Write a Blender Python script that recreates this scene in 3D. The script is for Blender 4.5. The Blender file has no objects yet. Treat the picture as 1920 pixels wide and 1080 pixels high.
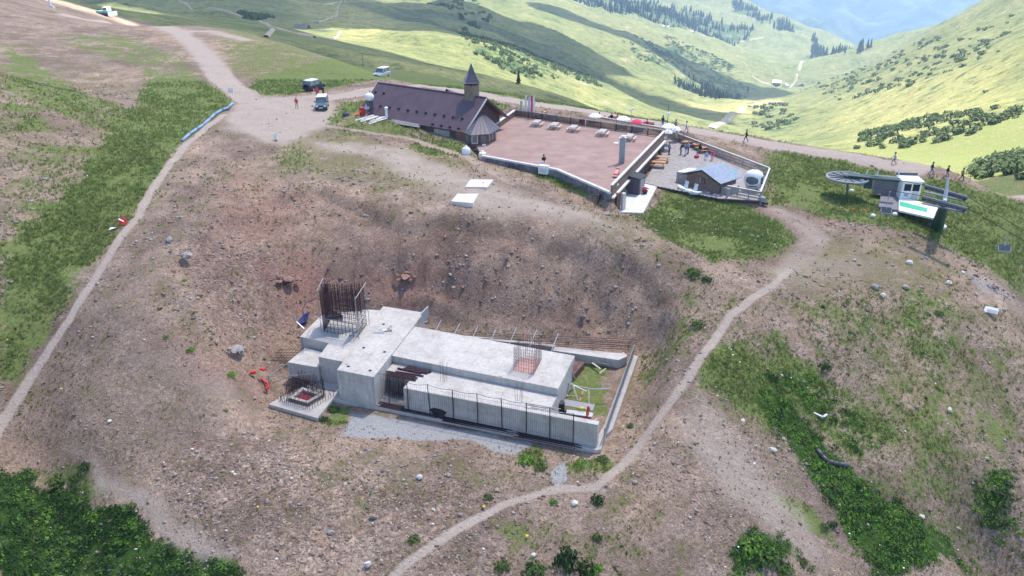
import bpy, math, random
import numpy as np
from mathutils import Vector, Matrix
R = math.radians
random.seed(7); rng = np.random.default_rng(7)
sc = bpy.context.scene
COL = sc.collection

# ---------------------------------------------------------------- camera, sky, sun, exposure
CZ, PITCH, FPX = 28.0, R(25.0), 1460.0
cam_d = bpy.data.cameras.new('camera'); cam = bpy.data.objects.new('camera', cam_d); COL.objects.link(cam)
cam.location = (0, 0, CZ); cam.rotation_euler = (R(90) - PITCH, 0, 0)
cam_d.sensor_width = 36; cam_d.lens = 36 * FPX / 1920; cam_d.clip_start = .5; cam_d.clip_end = 30000
sc.camera = cam
SUN_EL, SUN_AZ = R(64), R(36)            # azimuth from +Y towards +X
SV = Vector((math.sin(SUN_AZ) * math.cos(SUN_EL), math.cos(SUN_AZ) * math.cos(SUN_EL), math.sin(SUN_EL)))
wd = bpy.data.worlds.new('World'); sc.world = wd; wd.use_nodes = True
nt = wd.node_tree; bgn = nt.nodes['Background']; sky = nt.nodes.new('ShaderNodeTexSky')
sky.sky_type = 'NISHITA'; sky.sun_disc = False; sky.sun_elevation = SUN_EL; sky.sun_rotation = SUN_AZ
sky.altitude = 1900; sky.dust_density = 2.5; sky.air_density = 1.0
nt.links.new(sky.outputs[0], bgn.inputs[0]); bgn.inputs[1].default_value = 0.125
sl = bpy.data.lights.new('sun', 'SUN'); so = bpy.data.objects.new('sun', sl); COL.objects.link(so)
sl.energy = 4.8; sl.angle = R(.55); sl.color = (1, .94, .85)
so.rotation_euler = SV.to_track_quat('Z', 'Y').to_euler(); so.location = SV * 300
vs = sc.view_settings; vs.view_transform = 'Standard'; vs.look = 'None'; vs.gamma = 1; vs.exposure = 1.56
vs.use_curve_mapping = False
sc.cycles.max_bounces = 6; sc.cycles.diffuse_bounces = 3; sc.cycles.transparent_max_bounces = 12; sc.cycles.volume_bounces = 1

# ---------------------------------------------------------------- pixel -> place helpers (survey of the site)
FW = np.array([0, math.cos(PITCH), -math.sin(PITCH)]); UP = np.array([0, math.sin(PITCH), math.cos(PITCH)]); RT = np.array([1., 0, 0])
def ray(x, y): return FW + RT * (x - 960) / FPX + UP * (540 - y) / FPX
def P(x, y, z):
    d = ray(x, y); return np.array([0, 0, CZ]) + d * ((z - CZ) / d[2])
def PR(x, y, r):
    d = ray(x, y); return np.array([0, 0, CZ]) + d * (r / math.hypot(d[0], d[1]))
def proj(w):
    w = np.asarray(w, float) - [0, 0, CZ]; dz = w @ FW
    return 960 + FPX * (w @ RT) / dz, 540 - FPX * (w @ UP) / dz

# ---------------------------------------------------------------- numpy noise
def _h(ix, iy, s):
    n = (ix.astype(np.int64) * 374761393 + iy.astype(np.int64) * 668265263 + s * 1442695041) & 0x7fffffff
    n = ((n ^ (n >> 13)) * 1274126177) & 0x7fffffff
    return ((n ^ (n >> 16)) & 0xffff) / 65535.0
def vnoise(x, y, s=0):
    ix = np.floor(x); iy = np.floor(y); fx = x - ix; fy = y - iy
    fx = fx * fx * fx * (fx * (fx * 6 - 15) + 10); fy = fy * fy * fy * (fy * (fy * 6 - 15) + 10)
    a = _h(ix, iy, s); b = _h(ix + 1, iy, s); c = _h(ix, iy + 1, s); d = _h(ix + 1, iy + 1, s)
    return (a + (b - a) * fx) * (1 - fy) + (c + (d - c) * fx) * fy
def fbm(x, y, sc_, o=4, s=0, g=.5):
    v = 0; a = 1; t = 0; k = 1 / sc_
    for i in range(o):
        v = v + a * (vnoise(x * k + 17.3 * i, y * k - 9.1 * i, s + i) * 2 - 1); t += a; a *= g; k *= 2.03
    return v / t
def sst(a, b, x):
    t = np.clip((x - a) / (b - a), 0, 1); return t * t * (3 - 2 * t)

# ---------------------------------------------------------------- terrain height: control points
ZP = -9.0                                 # level of the pad in the pit
CPZ = [  # (px, py, z) points on the near ground
 (130,28,4.8),(250,48,4.5),(330,60,4.2),(60,8,8),(0,-8,11),(-80,-10,13),(0,60,7.4),(0,170,5.5),(130,110,5),(250,130,4),(390,105,3.6),(430,160,2.9),(380,48,4.2),
 (460,60,3.6),(560,88,2.6),(640,112,2.0),(560,140,2.4),(650,160,2),(480,190,2.5),(600,200,2),(740,150,1.5),(830,160,1.2),
 (0,300,3.8),(0,430,1),(0,560,-2.8),(120,330,2.2),(120,450,-.6),(60,620,-4.6),(0,800,-9),(90,660,-5.6),(150,570,-3.3),(210,470,-1),(262,402,.3),
 (310,320,1.1),(360,262,1.7),(420,215,2.1),(250,250,2.9),(330,190,2.9),(500,260,1.5),(620,250,1.2),(700,290,.9),(780,320,.3),(880,300,-.3),(870,370,-.3),
 (700,380,-.1),(560,320,.9),(450,330,.8),(400,400,.2),(360,470,-.8),(330,560,-2.2),(250,560,-2.5),(230,660,-4.4),(150,760,-7),(330,680,-5.2),(420,600,-4.0),(440,520,-2.4),
 (500,430,-1.3),(600,400,-.8),(780,395,-.35),(950,408,-.6),(1060,430,-1),(1150,450,-1.6),(1230,480,-2.2),(1280,510,-2.9),(1050,380,-.9),(1150,400,-1.8),
 (600,510,-4.9),(700,500,-4.2),(820,490,-3.8),(950,490,-3.8),(1060,510,-4.3),(1160,540,-5.0),(1240,580,-5.4),
 (560,590,-7.6),(640,580,-8.0),(740,568,-7.9),(850,590,-8.3),(1000,620,-8.4),(1150,640,-8.3),(500,640,-7.5),(450,640,-5.5),(485,715,-8.0),(400,760,-7.1),(470,765,-8.2),(430,720,-6.4),
 (505,780,-8.9),(600,800,-9.3),(700,800,-9.3),(900,840,-9.4),(1100,870,-9.4),(1180,780,-8.6),(1200,700,-7.7),(1240,640,-6.4),
 (300,780,-7.9),(400,830,-8.7),(150,850,-9),(550,880,-9.4),(750,900,-9.5),(950,920,-9.6),(1130,905,-9.4),(1250,790,-7.6),(1320,660,-5.2),(1370,590,-4.3),(1420,550,-3.8),
 (0,900,-10.6),(60,950,-11.6),(200,950,-11),(300,985,-11),(100,1070,-13.6),(350,1075,-12),(450,1075,-10.6),(330,930,-9.8),(600,1000,-10.1),(600,1080,-10.7),(760,1070,-10.4),(900,1070,-10.7),(1050,1000,-10.4),(1200,1070,-11.4),(1200,950,-9.9),(1300,850,-8.7),(1400,1000,-11),
 (1330,740,-6.8),(1400,830,-8.8),(1450,700,-7.5),(1500,900,-11.5),(1560,1050,-14),(1550,800,-10.3),(1600,680,-7.6),(1700,800,-10.6),(1750,950,-13.5),(1800,1080,-16),(1900,1000,-15.5),(1900,850,-13),(1850,720,-10),(1760,620,-6.6),(1650,580,-5),(1550,560,-4.3),
 (1480,500,-3.3),(1530,450,-3.1),(1460,400,-2.9),(1600,500,-3.6),(1700,500,-3.9),(1780,510,-4.6),(1900,570,-7.2),(1920,640,-9),
 (1160,398,-2.2),(1230,370,-2.5),(1300,380,-2.8),(1400,400,-2.8),(1330,440,-2.6),(1450,470,-2.9),(1330,490,-3.0),(1250,440,-2.6),
 (1480,300,-2.1),(1560,330,-2.5),(1650,400,-3),(1760,420,-3.6),(1850,430,-5),(1920,480,-7),(1850,470,-5.6),(1650,330,-2.7),(1800,360,-3.2),
 (960,190,.7),(1100,208,.1),(1250,236,-.6),(1400,262,-1.2),(1560,288,-1.9),(1700,316,-2.5),(1920,372,-3.4),
 (1640,303,-2.2),(1760,330,-2.75),(1850,352,-3.1),(1640,289,-2.4),(1760,312,-2.9),(1800,323,-3.1),(1860,340,-3.4),(1980,372,-4.0),(930,172,.5),(1100,198,-.1),(1250,226,-.8),(1400,252,-1.4),(1560,277,-2.1),(1700,302,-2.8),(1920,358,-3.8),
]
CPR = [  # (px, py, horizontal range) points on the far slopes
 (250,30,480),(400,38,560),(300,4,700),(450,20,800),(200,-30,900),(-60,120,130),
 (510,62,560),(600,72,640),(640,40,900),(600,5,1200),(760,5,1500),(700,105,420),(800,60,700),(760,30,1000),(740,128,300),(860,128,330),(960,150,330),(1080,186,330),
 (900,90,620),(900,40,950),(850,20,1200),(1000,60,1200),(1000,110,800),(1090,150,750),(1100,180,620),(1180,190,800),(1060,20,1700),(1150,50,1700),(1200,90,1400),(1160,130,1050),(1230,170,1000),
 (1240,65,1900),(1300,90,1800),(1300,140,1400),(1300,190,1100),(1250,215,800),(1340,228,800),(1350,190,1250),(1400,215,950),(1420,190,1300),(1465,155,1750),(1400,120,1900),(1400,82,2300),(1500,100,2300),(1540,130,2100),(1450,60,2600),(1300,40,2500),(1200,10,2600),(1370,-6,3000),(1430,20,2900),(1500,52,2800),(1570,82,2700),(1640,106,2600),
 (1650,112,2300),(1560,170,1500),(1480,200,1150),(1700,80,1900),(1780,45,1500),(1860,12,1250),(1920,-10,1100),(2050,-60,1000),(1450,235,700),(1560,235,560),(1650,180,800),(1750,130,800),(1850,90,750),(1920,60,700),(1920,150,480),(1800,200,480),(1700,240,430),(1600,262,390),(1920,240,310),(1820,280,300),(1720,292,300),(1920,300,240),(2100,100,420),(2100,300,200),
 (1350,-45,6300),(1450,-30,6400),(1650,-40,6600),(1900,-40,6600),(1700,40,5600),(1600,75,5200),(1560,40,5400),(1500,15,5600),(1400,-8,5800),(1800,20,5600),
]
CPH = [  # hidden ground behind crests: (px, range, z)
 (200,620,-75),(0,600,-60),(420,260,-12),(560,240,-14),(650,230,-16),
 (740,190,-8),(860,170,-8),(960,165,-9),(1080,160,-10),(1000,215,-24),(1100,210,-28),(1250,150,-13),(1250,220,-42),(1250,420,-95),(1400,150,-15),(1400,250,-52),(1400,500,-105),(1560,140,-12),(1560,220,-38),(1700,130,-10),(1700,200,-30),(1920,120,-9),(1920,170,-20),(1100,450,-85),(960,450,-60),
 (1650,3600,-560),(1500,3700,-560),(1350,4200,-500),(1800,3000,-480),(1950,2500,-250),(1200,3600,-350),(1000,2600,-120),(700,2500,-120),(400,1600,-60),(100,1300,-20),(2300,1500,60),(2300,500,30),(-400,300,30),(-400,120,14),(-400,1200,60),(-300,60,-2),(-200,40,-16),(2300,150,-20),(2200,90,-20),(2100,60,-20),(960,14,-17),(300,20,-22),(1600,22,-22),(960,24,-13),
]
_pts = [P(*c) for c in CPZ] + [PR(*c) for c in CPR]
for px_, r_, z_ in CPH:
    d = ray(px_, 300); a_ = math.atan2(d[0], d[1]); _pts.append(np.array([math.sin(a_) * r_, math.cos(a_) * r_, z_]))
_pts = np.array(_pts)
def _lp(x, y):
    r = np.hypot(x, y); return np.stack([np.arctan2(x, y), np.log(np.maximum(r, 5))], -1), r
_q, _r = _lp(_pts[:, 0], _pts[:, 1]); _t = (_pts[:, 2] - CZ) / _r
_c2 = .05 ** 2
def _ker(d2): return np.sqrt(d2 + _c2)
_A = _ker(((_q[:, None] - _q[None]) ** 2).sum(-1)); _n = len(_q)
_M = np.zeros((_n + 3, _n + 3)); _M[:_n, :_n] = _A - np.eye(_n) * .006; _M[:_n, _n] = 1; _M[:_n, _n + 1:] = _q; _M[_n, :_n] = 1; _M[_n + 1:, :_n] = _q.T
_w = np.linalg.solve(_M, np.concatenate([_t, [0, 0, 0]]))
def H0(x, y):
    x = np.asarray(x, float).ravel(); y = np.asarray(y, float).ravel(); out = np.empty(len(x))
    for i in range(0, len(x), 20000):
        q, r = _lp(x[i:i + 20000], y[i:i + 20000])
        d2 = (q[:, None, 0] - _q[None, :, 0]) ** 2 + (q[:, None, 1] - _q[None, :, 1]) ** 2
        out[i:i + 20000] = (_ker(d2) @ _w[:_n] + _w[_n] + q @ _w[_n + 1:]) * r + CZ
    return out
def polydist(x, y, poly):
    """signed distance to a polygon, positive inside"""
    poly = np.asarray(poly, float)[:, :2]; n = len(poly); ins = np.zeros(len(x), bool); dm = np.full(len(x), 1e9)
    for i in range(n):
        a = poly[i]; b = poly[(i + 1) % n]; d = b - a; L2 = d @ d + 1e-12
        t = np.clip(((x - a[0]) * d[0] + (y - a[1]) * d[1]) / L2, 0, 1)
        dm = np.minimum(dm, (x - a[0] - t * d[0]) ** 2 + (y - a[1] - t * d[1]) ** 2)
        c = ((a[1] > y) != (b[1] > y)); ins ^= c & (x < (b[0] - a[0]) * (y - a[1]) / (b[1] - a[1] + 1e-12) + a[0])
    return np.where(ins, 1, -1) * np.sqrt(dm)
def linedist(x, y, pl):
    pl = np.asarray(pl, float)[:, :2]; dm = np.full(len(x), 1e9)
    for a, b in zip(pl[:-1], pl[1:]):
        d = b - a; t = np.clip(((x - a[0]) * d[0] + (y - a[1]) * d[1]) / (d @ d + 1e-12), 0, 1)
        dm = np.minimum(dm, (x - a[0] - t * d[0]) ** 2 + (y - a[1] - t * d[1]) ** 2)
    return np.sqrt(dm)
# frame of the concrete works in the pit: origin at the pad's near right corner
TH = R(-18.5); E1 = np.array([math.cos(TH), math.sin(TH)]); E2 = np.array([-math.sin(TH), math.cos(TH)])
PO = P(1125, 846, ZP)[:2]
def uv2w(u, v): return PO + E1 * u + E2 * v
def w2uv(x, y): return (x - PO[0]) * E1[0] + (y - PO[1]) * E1[1], (x - PO[0]) * E2[0] + (y - PO[1]) * E2[1]
DECK = [P(965,206,1), P(1246,245,1), P(1147,347,1), P(1046,317,.15), P(905,291,.15), P(888,262,.3), P(926,234,1)]
WOOD = [P(1250,244,-1.2), P(1443,317,-1.2), P(1424,376,-2.2), P(1350,372,-2.2), P(1232,349,-2.2), P(1206,398,-2.2), P(1150,396,-2.2)]
def flat(x, y, z, poly, lvl, m0, m1):
    d = polydist(x, y, poly); k = sst(-m1, -m0, d); return z * (1 - k) + lvl * k
SLOPE = [P(560,420,-1), P(760,402,-.4), P(960,415,-.8), P(1180,480,-2), P(1260,560,-5), P(1190,640,-8.3), P(860,590,-8.3), P(600,570,-7.8)]
BANK = [P(*q) for q in ((610,345,.6),(700,383,-.1),(770,398,-.35),(860,396,-.35),(960,412,-.6),(1060,432,-1),(1180,470,-2),(1275,548,-4),(1235,610,-6),(1190,640,-8.2),(860,590,-8.3),(620,560,-7.6),(540,640,-8),(500,735,-8.4),(440,690,-6.2),(400,640,-5),(340,560,-2.5),(320,500,-1.4),(400,410,.1),(500,360,.5))]
def big_(r): return sst(3400, 4600, r)
def H(x, y, fine=True):
    x = np.asarray(x, float).ravel(); y = np.asarray(y, float).ravel()
    z = H0(x, y); r = np.hypot(x, y)
    if fine:
        near = 1 - sst(150, 260, r)
        k = sst(0, 3.5, polydist(x, y, SLOPE)); u, v = w2uv(x, y)
        rg = 1 - np.abs(fbm(u, v * .22, 2.6, 3, 40)) * 2.2
        rg2 = 1 - np.abs(fbm(u + fbm(x, y, 3, 2, 45) * .8, v * .3, 1.1, 2, 48)) * 2.4
        z = z + k * ((1.15 * rg - .55) + .32 * rg2)
        bd = polydist(x + fbm(x, y, 4, 2, 46) * 1.2, y + fbm(x, y, 4, 2, 47) * 1.2, BANK); z = z - .95 * sst(-.2, 1.5, bd) * near
        am = .45 + .55 * sst(-.2, .5, fbm(x, y, 14, 2, 77))
        z = z + near * (fbm(x, y, 9, 3, 3) * .30 + am * fbm(x, y, 2.4, 4, 9, .62) * .30)
        far = sst(200, 700, r)
        z = z + far * fbm(x, y, 190, 5, 21) * np.minimum(r * .012, 45) + (1 - near) * (1 - far) * fbm(x, y, 30, 4, 25) * .8
        z = z + far * (1 - big_(r)) * (1 - np.abs(fbm(x * .8 + y * .3, y * .5, 110, 4, 27)) * 2.2) * np.minimum(r * .010, 18)
        big = sst(3400, 4600, r)
        z = z + big * (1 - np.abs(fbm(x, y * .6, 700, 5, 31)) * 2) * 200
    fz = sst(220, 320, r); z = z * (1 - fz) + np.minimum(z, 42 + (z - 42) * .0) * fz
    # built-up levels
    pit = [uv2w(-27.5, -3.2), uv2w(.8, -.8), uv2w(.6, 16.2), uv2w(-23, 14), uv2w(-28.5, 8)]
    z = flat(x, y, z, pit, ZP - .35, .3, 3.5)
    z = flat(x, y, z, DECK, -.9, .1, 1.4)
    z = flat(x, y, z, WOOD, -2.55, -.6, .5)
    return z
def _unused(): pass
def hit(px, py, rmin=18.):
    """first point of the ground along the sight line through a pixel"""
    d = ray(px, py); dh = math.hypot(d[0], d[1]); rr = rmin * (7000 / rmin) ** np.linspace(0, 1, 900)
    pts = d[None] * (rr / dh)[:, None] + [0, 0, CZ]
    s = pts[:, 2] - H(pts[:, 0], pts[:, 1], False); k = np.argmax(s < 0)
    if s[k] >= 0: k = len(rr) - 1
    k = max(k, 1); r2 = np.linspace(rr[k - 1], rr[k], 24); pts = d[None] * (r2 / dh)[:, None] + [0, 0, CZ]
    s = pts[:, 2] - H(pts[:, 0], pts[:, 1], True); j = int(np.argmin(np.abs(s))); return pts[j]
def G(px, py): return hit(px, py)
def gz(x, y): return float(H([x], [y])[0])
def HP(pl): return [hit(*p) for p in pl]

# ---------------------------------------------------------------- materials
MATS = {}
def new_mat(name):
    m = bpy.data.materials.new(name); m.use_nodes = True; MATS[name] = m; return m
class NB:
    def __init__(s, m): s.t = m.node_tree; s.b = s.t.nodes['Principled BSDF']; s.o = s.t.nodes['Material Output']
    def n(s, ty, **k):
        x = s.t.nodes.new(ty)
        for a, v in k.items(): setattr(x, a, v)
        return x
    def l(s, a, b): s.t.links.new(a, b)
    def noise(s, scale, detail=4, rough=.6, co=None, sx=(1, 1, 1)):
        if co is None:
            if not hasattr(s, 'tc'): s.tc = s.n('ShaderNodeTexCoord')
            co = s.tc.outputs['Object']
        if sx != (1, 1, 1):
            mp = s.n('ShaderNodeMapping'); mp.inputs['Scale'].default_value = sx; s.l(co, mp.inputs[0]); co = mp.outputs[0]
        x = s.n('ShaderNodeTexNoise'); x.inputs['Scale'].default_value = scale; x.inputs['Detail'].default_value = detail; x.inputs['Roughness'].default_value = rough
        s.l(co, x.inputs['Vector']); return x.outputs['Fac']
    def ramp(s, fac, stops):
        x = s.n('ShaderNodeValToRGB'); e = x.color_ramp.elements
        while len(e) < len(stops): e.new(.5)
        for k, (p, c) in zip(e, stops): k.position = p; k.color = (*c, 1) if len(c) == 3 else c
        s.l(fac, x.inputs[0]); return x.outputs[0]
    def mix(s, f, a, b, mode='MIX'):
        x = s.n('ShaderNodeMix', data_type='RGBA', blend_type=mode)
        for v, i in ((f, 0), (a, 6), (b, 7)):
            if isinstance(v, (int, float)): x.inputs[i].default_value = v
            elif isinstance(v, tuple): x.inputs[i].default_value = (*v, 1)
            else: s.l(v, x.inputs[i])
        return x.outputs[2]
    def math(s, op, a, b=None, c=None, clamp=False):
        x = s.n('ShaderNodeMath', operation=op, use_clamp=clamp)
        for i, v in enumerate((a, b, c)):
            if v is None: continue
            if isinstance(v, (int, float)): x.inputs[i].default_value = v
            else: s.l(v, x.inputs[i])
        return x.outputs[0]
    def thr(s, m, nz, w=.12):
        """break a soft mask up with a noise: 0..1"""
        a = s.math('SUBTRACT', m, nz); x = s.n('ShaderNodeMapRange', interpolation_type='SMOOTHSTEP'); x.inputs[1].default_value = -w; x.inputs[2].default_value = w; s.l(a, x.inputs[0]); return x.outputs[0]
    def bump(s, h, st, dist):
        x = s.n('ShaderNodeBump'); x.inputs['Strength'].default_value = st; x.inputs['Distance'].default_value = dist; s.l(h, x.inputs['Height']); s.l(x.outputs[0], s.b.inputs['Normal'])
    def out(s, col, rough=.9, spec=.2):
        s.l(col, s.b.inputs['Base Color']); s.b.inputs['Roughness'].default_value = rough; s.b.inputs['Specular IOR Level'].default_value = spec
def simple(name, col, rough=.7, var=.12, scale=6, metal=0, spec=.3, dirt=None):
    m = new_mat(name); b = NB(m)
    n1 = b.noise(scale, 5, .65); lo = tuple(c * (1 - var * 1.6) for c in col); hi = tuple(min(1, c * (1 + var)) for c in col)
    c = b.ramp(n1, [(.3, lo), (.7, hi)])
    if dirt:
        n2 = b.noise(scale * .35, 4, .7); c = b.mix(b.ramp(n2, [(.5, (0, 0, 0)), (.72, (.75,) * 3)]), c, dirt)
    b.out(c, rough, spec); b.b.inputs['Metallic'].default_value = metal
    return m

# ---- ground material: vertex masks broken up by noise
def ground_mat(name, far=False):
    m = new_mat(name); b = NB(m)
    a1 = b.n('ShaderNodeAttribute', attribute_name='m1'); a2 = b.n('ShaderNodeAttribute', attribute_name='m2')
    s1 = b.n('ShaderNodeSeparateColor'); s2 = b.n('ShaderNodeSeparateColor'); b.l(a1.outputs['Color'], s1.inputs[0]); b.l(a2.outputs['Color'], s2.inputs[0])
    grass, path, dry = s1.outputs; grav, lush, red = s2.outputs
    nL = b.noise(.055, 5, .6); nM = b.noise(.42, 6, .68); nS = b.noise(2.6, 6, .75); nT = b.noise(9, 4, .8)
    # a contrast-stretched mixture used to break masks up
    brk = b.math('ADD', b.math('MULTIPLY', b.math('SUBTRACT', nM, .5), 1.5), b.math('MULTIPLY', b.math('SUBTRACT', nS, .5), 1.3)); brk = b.math('ADD', brk, .5)
    soil = b.ramp(nM, [(.25, (.175, .115, .087)), (.48, (.315, .225, .174)), (.75, (.455, .352, .276))])
    soil = b.mix(b.ramp(nL, [(.4, (0, 0, 0)), (.66, (.75,) * 3)]), soil, (.235, .17, .145))
    nX = b.noise(.13, 4, .6); soil = b.mix(1, soil, b.ramp(nX, [(.32, (.66, .63, .64)), (.5, (1, 1, 1)), (.68, (1.22, 1.2, 1.14))]), 'MULTIPLY')
    soil = b.mix(red, soil, (.33, .185, .145))
    soil = b.mix(b.math('MULTIPLY', b.thr(a2.outputs['Alpha'], b.math('MULTIPLY_ADD', brk, .6, .2), .3), .85), soil, b.mix(1, soil, (.95, .90, .88), 'MULTIPLY'))
    fleck = b.ramp(nT, [(.30, (.5,) * 3), (.47, (1,) * 3), (.58, (1,) * 3), (.74, (1.5,) * 3)])
    soil = b.mix(1, soil, fleck, 'MULTIPLY')
    fl2 = b.ramp(nS, [(.28, (.55,) * 3), (.45, (1,) * 3), (.6, (1.05,) * 3), (.78, (1.4,) * 3)])
    soil = b.mix(.8, soil, fl2, 'MULTIPLY')
    vo = b.n('ShaderNodeTexVoronoi'); vo.inputs['Scale'].default_value = 3.4; vo.inputs['Randomness'].default_value = 1; vo2 = b.n('ShaderNodeTexVoronoi'); vo2.inputs['Scale'].default_value = 8.
    for q in (vo, vo2): b.l(b.tc.outputs['Object'], q.inputs['Vector'])
    sv = b.n('ShaderNodeSeparateColor'); b.l(vo.outputs['Color'], sv.inputs[0]); sv2 = b.n('ShaderNodeSeparateColor'); b.l(vo2.outputs['Color'], sv2.inputs[0])
    peb = b.ramp(sv.outputs[0], [(.0, (.5, .48, .48)), (.5, (.95,) * 3), (.85, (1.1,) * 3), (1, (1.7, 1.68, 1.65))]); peb2 = b.ramp(sv2.outputs[0], [(.0, (.6, .58, .58)), (.6, (1,) * 3), (1, (1.45,) * 3)])
    kk = b.math('MULTIPLY_ADD', b.thr(a1.outputs['Alpha'], brk, .35), .6, .22)
    soil = b.mix(kk, soil, b.mix(1, soil, peb, 'MULTIPLY')); soil = b.mix(.55, soil, b.mix(1, soil, peb2, 'MULTIPLY'))
    pth = b.mix(b.ramp(nS, [(.3, (0, 0, 0)), (.7, (1,) * 3)]), (.36, .285, .24), (.47, .39, .335))
    gvl = b.mix(b.ramp(nT, [(.35, (0, 0, 0)), (.65, (1,) * 3)]), (.24, .23, .232), (.45, .44, .445))
    gg = b.ramp(nS, [(.28, (.095, .12, .036)), (.5, (.155, .19, .06)), (.72, (.225, .25, .095))])
    gd = b.ramp(nS, [(.3, (.12, .11, .045)), (.5, (.2, .185, .08)), (.75, (.3, .27, .14))])
    lu = b.ramp(nS, [(.3, (.018, .042, .01)), (.5, (.045, .095, .018)), (.75, (.10, .165, .04))])
    c = b.mix(b.math('MULTIPLY', b.thr(dry, brk, .3), .8), soil, gd)
    c = b.mix(b.thr(grass, brk, .16), c, gg)
    c = b.mix(b.thr(lush, brk, .16), c, lu)
    c = b.mix(b.thr(grav, b.math('MULTIPLY_ADD', brk, .6, .2), .2), c, gvl)
    c = b.mix(b.thr(path, b.math('MULTIPLY_ADD', brk, .55, .22), .28), c, pth)
    b.out(c, .95, .08)
    hh = b.math('ADD', b.math('MULTIPLY', nS, .6), b.math('MULTIPLY', nT, .4)); hh = b.math('ADD', hh, b.math('MULTIPLY', b.math('SUBTRACT', 1, vo.outputs['Distance']), b.math('MULTIPLY', kk, .5))); b.bump(hh, 1., .26)
    return m
ground_mat('ground')
def hill_mat():
    m = new_mat('hills'); b = NB(m)
    a1 = b.n('ShaderNodeAttribute', attribute_name='m1'); s1 = b.n('ShaderNodeSeparateColor'); b.l(a1.outputs['Color'], s1.inputs[0])
    wood, pale, far = s1.outputs
    nL = b.noise(.004, 6, .6); nM = b.noise(.02, 6, .65); nS = b.noise(.11, 6, .72); nT = b.noise(.5, 4, .7)
    c = b.ramp(nM, [(.28, (.08, .108, .045)), (.5, (.135, .158, .065)), (.72, (.21, .21, .105))])
    c = b.mix(b.ramp(nL, [(.35, (0, 0, 0)), (.65, (.7,) * 3)]), c, (.175, .18, .085))
    c = b.mix(pale, c, (.30, .285, .12))
    sp = b.ramp(nS, [(.3, (.42, .5, .42)), (.48, (.95,) * 3), (.7, (1.3, 1.25, 1.1))]); c = b.mix(1, c, sp, 'MULTIPLY')
    sp = b.ramp(nT, [(.3, (.5,) * 3), (.5, (1,) * 3), (.7, (1.2,) * 3)]); c = b.mix(.8, c, sp, 'MULTIPLY')
    brk = b.math('ADD', b.math('MULTIPLY', b.math('SUBTRACT', nM, .5), 1.2), b.math('ADD', b.math('MULTIPLY', b.math('SUBTRACT', nS, .5), 1.6), .5))
    w = b.thr(wood, brk, .1); c = b.mix(w, c, b.mix(nS, (.035, .06, .03), (.075, .115, .045)))
    sc1 = b.ramp(b.math('MULTIPLY', nS, nM), [(.36, (0, 0, 0)), (.42, (.6,) * 3)]); c = b.mix(b.math('MULTIPLY', sc1, b.math('SUBTRACT', 1, w)), c, (.36, .30, .24))
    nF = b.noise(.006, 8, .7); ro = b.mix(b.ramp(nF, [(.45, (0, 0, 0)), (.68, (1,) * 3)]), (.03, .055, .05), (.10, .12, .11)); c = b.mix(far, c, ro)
    b.out(c, .95, .05); b.bump(b.math('ADD', nS, b.math('MULTIPLY', nM, 2.)), .6, 3)
    return m
hill_mat()

# ---------------------------------------------------------------- mesh helpers
def mesh_obj(name, v, f, mat, parent=None, smooth=False, mats=None, midx=None):
    me = bpy.data.meshes.new(name); me.from_pydata([tuple(map(float, p)) for p in v] if not isinstance(v, np.ndarray) else v.tolist(), [], f if not isinstance(f, np.ndarray) else f.tolist())
    for mm in (mats or [mat]): me.materials.append(MATS[mm])
    if midx is not None: me.polygons.foreach_set('material_index', np.asarray(midx, np.int32))
    if smooth: me.polygons.foreach_set('use_smooth', np.ones(len(me.polygons), bool))
    me.update(); o = bpy.data.objects.new(name, me); COL.objects.link(o)
    if parent is not None: o.parent = parent
    return o
def tag(o, label, cat, group=None, kind=None):
    if label: o['label'] = label
    if cat: o['category'] = cat
    if group: o['group'] = group
    if kind: o['kind'] = kind
    return o
def thing(name, label, cat, loc=(0, 0, 0), rz=0, group=None):
    o = bpy.data.objects.new(name, None); COL.objects.link(o); o.location = tuple(map(float, loc)); o.rotation_euler = (0, 0, rz); o.empty_display_size = .3
    return tag(o, label, cat, group)
def struct(o): o['kind'] = 'structure'; return o

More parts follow.
